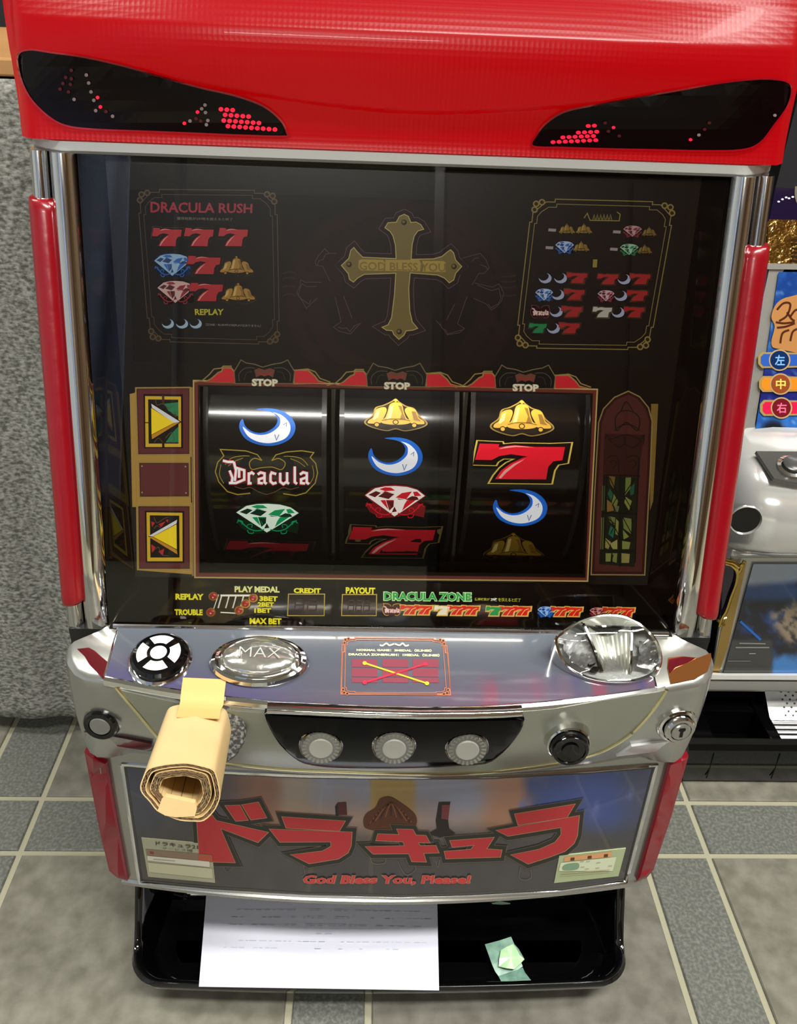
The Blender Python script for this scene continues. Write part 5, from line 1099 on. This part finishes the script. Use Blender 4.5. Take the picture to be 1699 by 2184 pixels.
q.loft(rings, True, True); q.build('flap', mat('cardboard_flap', 'd8a868', .45, bump=(90, .08, .001)), TUBE, True, label='cardboard tongue folded onto the deck', auto=.6)
# dark padded sleeve behind the tube where it meets the machine
q = MB(); c0 = BC-AX*.010; q.lathe([(.0225, -.020), (.0245, -.012), (.0245, .002), (.0230, .004)], BC-AX*.006+Vector((.0068, 0, -.0035)), AX, 40); q.build('foam_sleeve', mat('dark_foam', '3a3a38', .7, noise=(420, '8a8a86', 3, .45, .62)), TUBE, True, label='speckled dark sleeve at the back end')

# ================================================================ paper and tape in the tray
pa = [Vector((-.1590, .4300, .0440)), Vector((.0490, .4268, .0440))]; pts = [(424, 2104), (936, 2112), (932, 1920), (441, 1912)]
PAPP = Plane((0, .4285, .0440), (0, .22, 1)); V = []; F = []
nx = 24; ny = 10
for j in range(ny+1):
    for i in range(nx+1):
        u, v = i/nx, j/ny; TL, TR, BR, BL = [Vector(q_) for q_ in ((440, 1905), (932, 1916), (936, 2112), (424, 2104))]
        q_ = (TL*(1-u)+TR*u)*(1-v)+(BL*(1-u)+BR*u)*v; V.append(PAPP.hit(q_.x, q_.y, .0004*math.sin(u*9)))
b = len(V); V += [v-Vector((0, 0, .0004)) for v in V]
F = [[j*(nx+1)+i, j*(nx+1)+i+1, (j+1)*(nx+1)+i+1, (j+1)*(nx+1)+i] for j in range(ny) for i in range(nx)]; F += [[a+b for a in f][::-1] for f in F]
PAPER = mesh('paper_sheet', V, F, mat('white_paper', 'eceefc', .6), None, None, True, 'white sheet of paper lying in the black coin tray'); PAPER['category'] = 'paper'  # faint blue of the sheet is bounced light put into its colour
p = Print(PAPP, .0007); random.seed(11)
for k, y in enumerate((1939, 1955, 1971, 1988, 2005, 2020)):
    x = 470+random.random()*40
    while x < (905 if k != 3 else 705):
        l = random.uniform(4, 16)
        if random.random() < (.75 if k < 5 else .5) and (k != 3 or x > 665): p.line([(x, y+(x-440)*.012), (x+l, y+(x+l-440)*.012)], 1.5, random.choice(['cfd2de', 'c2c6d6', 'd8dbe6']), 0)
        x += l+random.uniform(2, 8)
p.build('faint_text_line', PAPER)['kind'] = 'stuff'
TAPE = mat('green_tape', '6c9484', .4, trans=0, coat=.3, noise=(70, '9cc0ac', 3, .35, .7)); TAPL = mat('pale_green_tape', 'c4e8bc', .45, coat=.3, noise=(90, 'a8d49c', 3, .3, .7))
G8 = Z(1040, 1980, 14.158)
t = thing('tape_scrap', 'crumpled pale green tape scrap lying in the tray right of the paper', 'tape', (0.1, .44, .012))
TP = Plane((0, .45, .0125), (0, -.12, 1))
def sheet(name, P, hs, m, parent, S=TP, lb=None, th=.0005):
    top = [S.hit(x, y, h) for (x, y), h in zip(P, hs)]; n = len(P); c = sum(top, Vector((0, 0, 0)))/n
    q = MB(); q.add(top+[v-Vector((0, 0, th)) for v in top]+[c+Vector((0, 0, .0004)), c-Vector((0, 0, th))], [[i, (i+1) % n, 2*n] for i in range(n)]+[[(i+1) % n+n, i+n, 2*n+1] for i in range(n)]+[[i, i+n, (i+1) % n+n, (i+1) % n] for i in range(n)])
    return q.build(name, m, parent, False, lb)
sheet('backing', G8([(-90, 480), (330, 370), (700, 250), (800, 480), (930, 620), (1105, 930), (1010, 1030), (1050, 1150), (900, 1250), (320, 1440), (220, 1300), (130, 1100)]), [.004, .002, .006, .003, .004, .006, .003, .002, .001, .001, .002, .003], TAPE, t)
sheet('lower_strip', G8([(320, 1440), (700, 1330), (900, 1250), (1050, 1180), (1120, 1330), (1250, 1500), (1355, 1635), (900, 1700), (540, 1770), (400, 1600)]), [.001, .001, .001, .002, .004, .006, .009, .004, .003, .002], mat('teal_tape', '6a9080', .4, coat=.4, noise=(80, '8cb4a4', 3, .4, .7)), t)
sheet('folded_wad', G8([(390, 660), (560, 560), (760, 470), (860, 600), (960, 800), (1100, 930), (960, 1080), (800, 1230), (560, 1200), (330, 1150), (350, 900)]), [.006, .009, .008, .009, .010, .008, .008, .006, .007, .005, .007], TAPL, t, lb='pale folded wad')
t = thing('tape_scrap', 'small pale green tape scrap stuck at the back of the tray under the door', 'tape', (0.09, .53, .03))
TB = Plane((0, .5325, .02), (0, -1, .29))
sheet('backing', [(1028, 1936), (1044, 1924), (1090, 1921), (1098, 1932), (1086, 1950), (1030, 1946)], [.001, .002, .001, .002, .001, .001], mat('dim_tape', '5c7068', .5), t, TB)
sheet('folded_wad', [(1048, 1926), (1066, 1922), (1088, 1926), (1084, 1936), (1062, 1938)], [.003, .004, .003, .003, .003], mat('dim_tape_pale', '8aa08c', .5), t, TB)

# ================================================================ table with grey cloth, left
TBL = thing('side_table', 'low wooden table behind the slot machine, covered by a grey woven cloth', 'table', (-.75, 1.05, 0))
q = MB(); q.box(-1.45, -.27, .792, 1.35, .7135, .7275); q.build('table_top', mat('pale_wood', 'b98a56', .5, noise=(6, 'a87c4a', 5, .3, .7)), TBL, bevel=.002)
for x, y in ((-1.40, .86), (-.33, .86), (-1.40, 1.30), (-.33, 1.30)):
    q = MB(); q.box(x-.02, x+.02, y-.02, y+.02, 0, .7135); q.build('leg', mat('table_leg_dark', '2a2622', .6), TBL)
CLT = mat('grey_woven_cloth', '6b6b68', .95, bump=None)
nt = CLT.node_tree; b_ = nt.nodes['Principled BSDF']; tc = nt.nodes.new('ShaderNodeTexCoord'); mp = nt.nodes.new('ShaderNodeMapping'); mp.inputs['Scale'].default_value = (200, 200, 330)
n1 = nt.nodes.new('ShaderNodeTexNoise'); n1.inputs['Scale'].default_value = 1.0; n1.inputs['Detail'].default_value = 3; rp = nt.nodes.new('ShaderNodeValToRGB'); rp.color_ramp.elements[0].position = .36; rp.color_ramp.elements[1].position = .66
rp.color_ramp.elements[0].color = (*lin('595a53'), 1); rp.color_ramp.elements[1].color = (*lin('a3a39b'), 1); bp = nt.nodes.new('ShaderNodeBump'); bp.inputs['Strength'].default_value = .5; bp.inputs['Distance'].default_value = .0015
nt.links.new(tc.outputs['Object'], mp.inputs[0]); nt.links.new(mp.outputs[0], n1.inputs['Vector']); nt.links.new(n1.outputs['Fac'], rp.inputs[0]); nt.links.new(rp.outputs[0], b_.inputs['Base Color']); nt.links.new(n1.outputs['Fac'], bp.inputs['Height']); nt.links.new(bp.outputs[0], b_.inputs['Normal'])
q = MB(); V = []; F = []; nx = 110; nz = 50
for j in range(nz+1):
    for i in range(nx+1):
        x = -1.44+1.165*i/nx; v = j/nz; wv = .016*math.sin(x*15+.6)+.009*math.sin(x*43+2)+.003*math.sin(x*90)
        z0 = .026+.006*math.sin(x*24)+.003*math.sin(x*61); z = .7125+(z0-.7125)*v; y = .789-(.002+.014*v)*1.0-wv*v*1.0; V.append((x, y, z))
F = [[j*(nx+1)+i, j*(nx+1)+i+1, (j+1)*(nx+1)+i+1, (j+1)*(nx+1)+i] for j in range(nz) for i in range(nx)]
o = mesh('tablecloth', V, F, CLT, None, None, True, 'grey woven cloth hanging to the floor from the low table'); o['category'] = 'cloth'
md = o.modifiers.new('thick', 'SOLIDIFY'); md.thickness = .0015; md.offset = 0

# tall cabinet added out of view, only to give the glass a brown reflection
CU = thing('added_cupboard', 'tall brown cabinet with pale upper doors, added behind the camera for reflections', 'added_cupboard', (1.3, -2.3, 0))
q = MB(); q.box(.25, 2.37, -2.6, -2.12, 0, 2.45); q.build('carcass', mat('cupboard_brown', '3a2818', .6), CU)
for i in range(3):
    x = .26+i*.7
    q = MB(); q.box(x, x+.68, -2.12, -2.10, 1.72, 2.43); q.build('upper_door', mat('cupboard_pale', 'b08c58', .6, noise=(3, '9c7848', 4, .3, .7)), CU)
    q = MB(); q.box(x, x+.68, -2.12, -2.10, .06, 1.69); q.build('lower_door', mat('cupboard_door_brown', '4a3018', .5), CU)

# ================================================================ garment rail behind the camera (added with its cloth, only for chrome and glass reflections)
RK = thing('added_rail', 'slim steel rail added behind the camera to hold the reflected cloth', 'garment rail', (-.72, -.62, 0))
q = MB(); q.tube([(-1.05, -.62, 0), (-1.05, -.62, 1.35)], .012, 10); q.build('upright', CHROME, RK, True); q = MB(); q.tube([(-.40, -.62, 0), (-.40, -.62, 1.35)], .012, 10); q.build('upright', CHROME, RK, True)
q = MB(); q.tube([(-1.05, -.62, 1.34), (-.40, -.62, 1.34)], .012, 10); q.build('crossbar', CHROME, RK, True)
V = []; F = []  # added cloth, a stand-in for pale blue clothing mirrored in the columns
for j in range(21):
    for i in range(41): u = i/40; z = 1.355-.90*j/20; V.append((-.95+.45*u, -.60+.022*math.sin(u*24+j*.12), z))
F = [[j*41+i, j*41+i+1, j*41+i+42, j*41+i+41] for j in range(20) for i in range(40)]
o = mesh('stand_in_cloth', V, F, mat('pale_blue_cotton', 'b4c4e8', .8), None, None, True, 'pale blue cloth added on the steel rail to reflect in the chrome'); o['category'] = 'cloth'
md = o.modifiers.new('thick', 'SOLIDIFY'); md.thickness = .003

# ================================================================ neighbouring machine, right
NB = thing('slot_machine', 'silver slot machine with blue art and gold grille at the right edge', 'slot machine', (.60, .95, 0))
def ny_(z): return .772+(z-.41)*.2672
NU = Plane((0, .772, .41), (0, -1, .2672)); NL = Plane((0, .752, .2), (0, -1, 0))
XL, XR = .352, .83
q = MB(); q.box(XL, XR, .83, 1.25, .05, .86); q.build('cabinet_shell', mat('neighbour_shell', '1a1a20', .5), NB)
def nplate(name, P, S, h, m, lb=None, parent=NB, th=.004):
    q = MB(); n = len(P); Vt, Ft = cdt(P); top = [S.hit(p[0], p[1], h) for p in P]; q.loft([[v-S.n*th for v in top], top], True, False); q.add([S.hit(v[0], v[1], h) for v in Vt], Ft); return q.build(name, m, parent, False, lb)
NVI = mat('deep_violet_panel', '120a2c', .15, coat=.7); GLD = mat('polished_gold', 'e8c070', .16, 1.0, bump=(75, .9, .006)); SILV = mat('silver_frame', 'bcbcb6', .22, .6)
nplate('top_panel', [(1672, 300), (2100, 310), (2100, 478), (1640, 470)], NU, .004, NVI, 'dark violet upper panel with white flecks')
pr = Print(NU, .0045)
for x, y in ((1668, 425), (1676, 421), (1682, 423), (1690, 420), (1660, 430), (1672, 388)): pr.ell(x, y, 3, 2, 'e0e4ff', 0, n=8)
pr.ell(1708, 410, 14, 32, '6c6850', 0, n=20); pr.build('fleck_print', NB)
nplate('gold_grille', [(1640, 468), (2100, 476), (2100, 566), (1632, 562)], NU, .006, GLD, 'hammered gold speaker grille')
pr = Print(NU, .0066)
for k in range(6): pr.line([(1688-k*.3, 512+k*9), (1760, 513+k*9)], 5, '2a1c08', 0)
pr.build('grille_slot', NB)
nplate('silver_rail', [(1632, 562), (2100, 568), (2100, 580), (1628, 574)], NU, .008, SILV)
nplate('side_frame', [(1640, 574), (1672, 575), (1662, 590), (1600, 960), (1560, 968), (1590, 800)], NU, .006, SILV, 'silver frame beside the blue glass')
def npic(X, Y, u, v):
    n = fbm(X, Y, .03); c = mixc((24, 60, 130), (50, 110, 190), v+n); c = mixc(c, (30, 34, 110), sst(.45, .6, v)*(1-sst(.7, .78, v))); c = mixc(c, (130, 190, 235), sst(.18, .4, fbm(X, Y, .06))*.55); c = mixc(c, (24, 30, 40), sst(34, 18, math.hypot(X-1648, (Y-920)*1.1))); return c
picture('blue_glass_art', NU, ((1660, 580), (2050, 582), (2040, 975), (1604, 962)), 60, 60, npic, mat('npic', 'ffffff', .12, attr=True, coat=.5), NB, .0075, 'blue glass artwork')
pr = Print(NU, .0085); A = Z(1480, 380, 4.2)
pr.poly(A([(690, 1480), (720, 1330), (690, 1240), (740, 1120), (860, 1060), (1100, 1060), (1100, 1540), (760, 1530)]), 'b07c48', 0, sm=True)
for L in ([(740, 1180), (800, 1120), (860, 1130), (830, 1230), (760, 1280)], [(860, 1240), (910, 1180), (960, 1200)], [(740, 1340), (820, 1330), (900, 1300)], [(770, 1480), (790, 1390), (850, 1360)], [(860, 1460), (880, 1380), (920, 1350)], [(830, 1200), (870, 1260), (900, 1280)], [(730, 1290), (800, 1300), (900, 1290)]): pr.line(A(L), 4.5, '4a2414', 1, sm=True)
pr.build('logo_print', NB, 'orange-brown brush lettering logo')
for x, y, rr, ch, c1, c2, c3 in ((1662, 768, 22, '左', '0c2858', '7cb4ff', '2c58b0'), (1664, 819, 22, '中', '8c4420', 'ffd060', 'f08420'), (1666, 870, 22, '右', '6c1420', 'ff6c90', 'd01c48')):
    pr = Print(NU, .0088); pr.poly([(x-46, y-8), (x-38, y-17), (x, y-17), (x+60, y-15), (x+60, y+15), (x, y+17), (x-38, y+17), (x-46, y+8)], 'a08850', 0); pr.poly([(x-40, y-7), (x-34, y-13), (x+60, y-12), (x+60, y+12), (x-34, y+13), (x-40, y+7)], c3, 1)
    pr.ell(x, y, rr+1, rr+1, 'b09868', 2, n=28); pr.ell(x, y, rr-2, rr-2, c1, 3, n=28); pr.tbox(ch, x-10, y-11, x+11, y+11, c2, 4, .02); pr.build('order_badge', NB, 'round badge reading '+ch)
# deck and silver body
q = MB()
prof = [(.80, .430), (.770, .428), (.72, .405), (.700, .385), (.692, .365), (.690, .335), (.700, .318), (.716, .310), (.740, .300), (.752, .285), (.752, .275)]
# widths step at the left corner
def nsec(x, k): return [(x, y+k, z) for y, z in prof]
q.loft([nsec(XL-.02, .05), nsec(XL-.012, .022), nsec(XL+.004, .006), nsec(XL+.03, 0), nsec(XR, 0)], False, False); q.build('silver_body', mat('neighbour_silver', 'd6d7d4', .14, .55), NB, True, label='chromed deck and front of the neighbouring machine', auto=.9)
ND = Plane((0, .72, .406), (0, -.5, 1))
def nknob(name, S, px, py, prof, mats, ax, lb=None):
    c = S.hit(px, py, .002); q = MB()
    for k, pr_ in enumerate(prof): q.lathe(pr_, c, Vector(ax), 32, k)
    q.build(name, mats, NB, True, label=lb)
nplate('deck_inlay', [(1612, 962), (2000, 966), (2000, 1050), (1700, 1030), (1650, 1020)], ND, .004, mat('smoke_grey', '5c5c58', .15, .5, coat=.6), 'grey inlay on the deck')
nknob('deck_button', ND, 1684, 1000, [[(.0135, 0), (.0135, .004), (.0105, .005), (.010, .004)], [(.0098, .003), (.0095, .008), (.008, .009), (.0003, .009)]], [CHROME, mat('dark_grey_button', '3c3c3a', .25)], (0, -.4, 1), 'small dark deck button')
NF = Plane((0, .690, .34), (0, -1, .05))
nknob('round_port', NF, 1588, 1108, [[(.0155, 0), (.0155, .002), (.0148, .003), (.0135, .0005)], [(.0140, .001), (.0003, .0008)]], [SILV, BLACKG], (-.1, -1, .05), 'black round port')
# lower poster in a silver frame, gold ornament beside it
nplate('lower_frame', [(1560, 1190), (2100, 1190), (2100, 1478), (1508, 1474), (1518, 1440), (1540, 1300)], NL, .001, SILV, 'silver frame of the lower panel')
def npic2(X, Y, u, v):
    n = fbm(X, Y, .03); c = mixc((34, 36, 44), (40, 64, 120), sst(-.1, .4, n)); c = mixc(c, (190, 205, 225), sst(1262, 1240, Y-(X-1600)*-.1)*.75); c = mixc(c, (44, 86, 150), sst(1240, 1262, Y)*(1-sst(1270, 1290, Y))*.8)
    c = mixc(c, (70, 130, 200), sst(1385, 1410, Y+n*20)*sst(1640, 1655, X+(Y-1400)*.2)); c = mixc(c, (66, 66, 66), sst(1362, 1368, Y)*(1-sst(1640, 1652, X)))
    c = mixc(c, (158, 142, 118), .9*(1-.8*sst(-.05, .25, fbm(X, Y, .07)))*(1-sst(22, 40, math.hypot((X-1694)*.8+n*22, (Y-1330)*.75+n*30))))
    return c
picture('poster_art', NL, ((1606, 1203), (2040, 1203), (2000, 1438), (1541, 1439)), 90, 60, npic2, MATS['npic'], NB, .0035, 'dark blue poster with streaks and a pale patch')
pr = Print(NL, .0042)
pr.text('発売元セブンリーグ', [(1575, 1370), (1630, 1370), (1628, 1375), (1573, 1375)], 'a0a0a0', 1) if False else pr.line([(1576, 1372), (1632, 1373)], 3, '8c8c8c', 0)
pr.line([(1568, 1381), (1640, 1381)], 3, '8c8c8c', 0); pr.line([(1597, 1394), (1611, 1394)], 2.4, '9c9c9c', 0); pr.line([(1551, 1410), (1600, 1410)], 2, '7c7c7c', 0); pr.line([(1578, 1325), (1622, 1365)], 5, '2c6cc0', 0)
pr.build('small_print_line', NB)
OR = Z(1480, 1120, 4.2)
q = MB(); 
for L, r in (([(270, 315), (300, 325), (350, 335), (400, 370), (430, 350)], .0022), ([(280, 340), (340, 360), (385, 420), (375, 520), (330, 640), (290, 760), (250, 830), (225, 905)], .0020), ([(440, 345), (415, 400), (390, 440)], .0018), ([(205, 850), (270, 895)], .0016), ([(290, 830), (230, 850), (240, 900)], .0016)): q.tube([NL.hit(x, y, .006) for x, y in spline(OR(L), 4)], r, 7)
q.build('gold_ornament', mat('gold_cast', 'd8b860', .2, 1.0), NB, True, label='slim gold thorn-like ornament')
nplate('ornament_back', OR([(270, 350), (350, 370), (375, 430), (350, 560), (300, 720), (240, 820)]), NL, .003, NVI)
nplate('gold_strip', OR([(440, 320), (470, 330), (300, 1100), (180, 1440), (150, 1400), (240, 950), (330, 700), (400, 450)]), NL, .0022, mat('gold_satin', 'b89a5c', .3, .8), 'satin gold strip')
nplate('bottom_rail', [(1500, 1438), (1546, 1441), (2000, 1441), (2000, 1452), (1500, 1449)], NL, .008, mat('white_silver', 'f0f0ee', .2, .3)); nplate('bottom_rail', [(1496, 1453), (2000, 1456), (2000, 1474), (1490, 1471)], NL, .006, SILV)
# black tray with perforated metal plate and an ash cup
TZ0 = .060; NT = zp(TZ0)
q = MB(); yf = .694
q.box(XL-.0, XR, yf+.006, yf+.012, .012, TZ0); q.box(XL, XR, yf+.012, .80, .012, .020); q.box(XL, XR, .775, .80, .02, .095); q.box(XL, XL+.035, yf+.012, .775, .02, TZ0); q.box(XL+.100, XL+.114, yf+.012, .775, .02, TZ0); q.box(XL+.035, XL+.1, .755, .775, .02, TZ0-.002)
q.build('tray_body', BLACKG, NB, bevel=.002, label='black plastic tray')
q = MB(); rings = []
for x in (XL, XR): rings.append([(x, yf+.014, TZ0+.001), (x, yf+.004, TZ0+.001), (x, yf-.001, TZ0-.004), (x, yf-.002, .030), (x, yf+.002, .004), (x, yf+.014, .004)])
q.loft(rings); q.build('tray_lip', BLACKG, NB, True, auto=.5)
for x in (XL+.030, XL+.107): sbox('tray_seam', (x-.0005, x+.0005, yf-.0023, yf-.0010, .012, TZ0-.008), ink('000000'), NB)
MET = mat('brushed_metal', 'd8d8da', .22, 1.0)
o = MB(); P0, P1, P2, P3 = Vector((XL+.114, .775, .078)), Vector((XR-.005, .775, .078)), Vector((XR-.005, yf+.016, .036)), Vector((XL+.114, yf+.016, .036))
o.add([P0, P1, P1.lerp(P2, .5), P0.lerp(P3, .5)], [[0, 1, 2, 3]]); o.add([P0.lerp(P3, .5)-Vector((0, 0, .003)), P1.lerp(P2, .5)-Vector((0, 0, .003)), P2-Vector((0, 0, .003)), P3-Vector((0, 0, .003)), P0.lerp(P3, .5), P1.lerp(P2, .5)], [[0, 1, 2, 3], [4, 5, 1, 0]])
for k in (.55, .62, .69): a = P0.lerp(P3, k); b_ = P1.lerp(P2, k); o.tube([a-Vector((0, 0, .002)), b_-Vector((0, 0, .002))], .0022, 8)
MP = o.build('metal_plate', MET, NB, label='perforated metal tray plate')
q = MB(); nn = (P1-P0).cross(P3-P0).normalized(); nn = nn if nn.z > 0 else -nn
for r in range(7):
    for i in range(22):
        u = .02+(i+.5*(r % 2))*.0068*1.35; a = P0.lerp(P3, .06+r*.062)+Vector((u, 0, 0))+nn*.0004; q.add([a+Vector((1, 0, 0))*.0013*math.cos(k*PI/3)+nn.cross(Vector((1, 0, 0)))*.0013*math.sin(k*PI/3) for k in range(6)], [list(range(6))])
for r in range(3):
    for i in range(22): u = .02+(i+.5*(r % 2))*.0095; a = P0.lerp(P3, .80+r*.06)+Vector((u, 0, 0))-Vector((0, 0, .003))+nn*.0004; q.add([a+Vector((1, 0, 0))*.0012*math.cos(k*PI/3)+nn.cross(Vector((1, 0, 0)))*.0012*math.sin(k*PI/3) for k in range(6)], [list(range(6))])
q.build('perforation', ink('2c2c2e'), MP)['kind'] = 'stuff'
q = MB(); q.loft([[(XL+.036, .754, .0215), (XL+.0995, .754, .0215), (XL+.0995, yf+.013, .0215), (XL+.036, yf+.013, .0215)], [(XL+.036, .754, .022), (XL+.0995, .754, .022), (XL+.0995, yf+.013, .022), (XL+.036, yf+.013, .022)]]); q.build('cup_floor', BLACKG, NB)
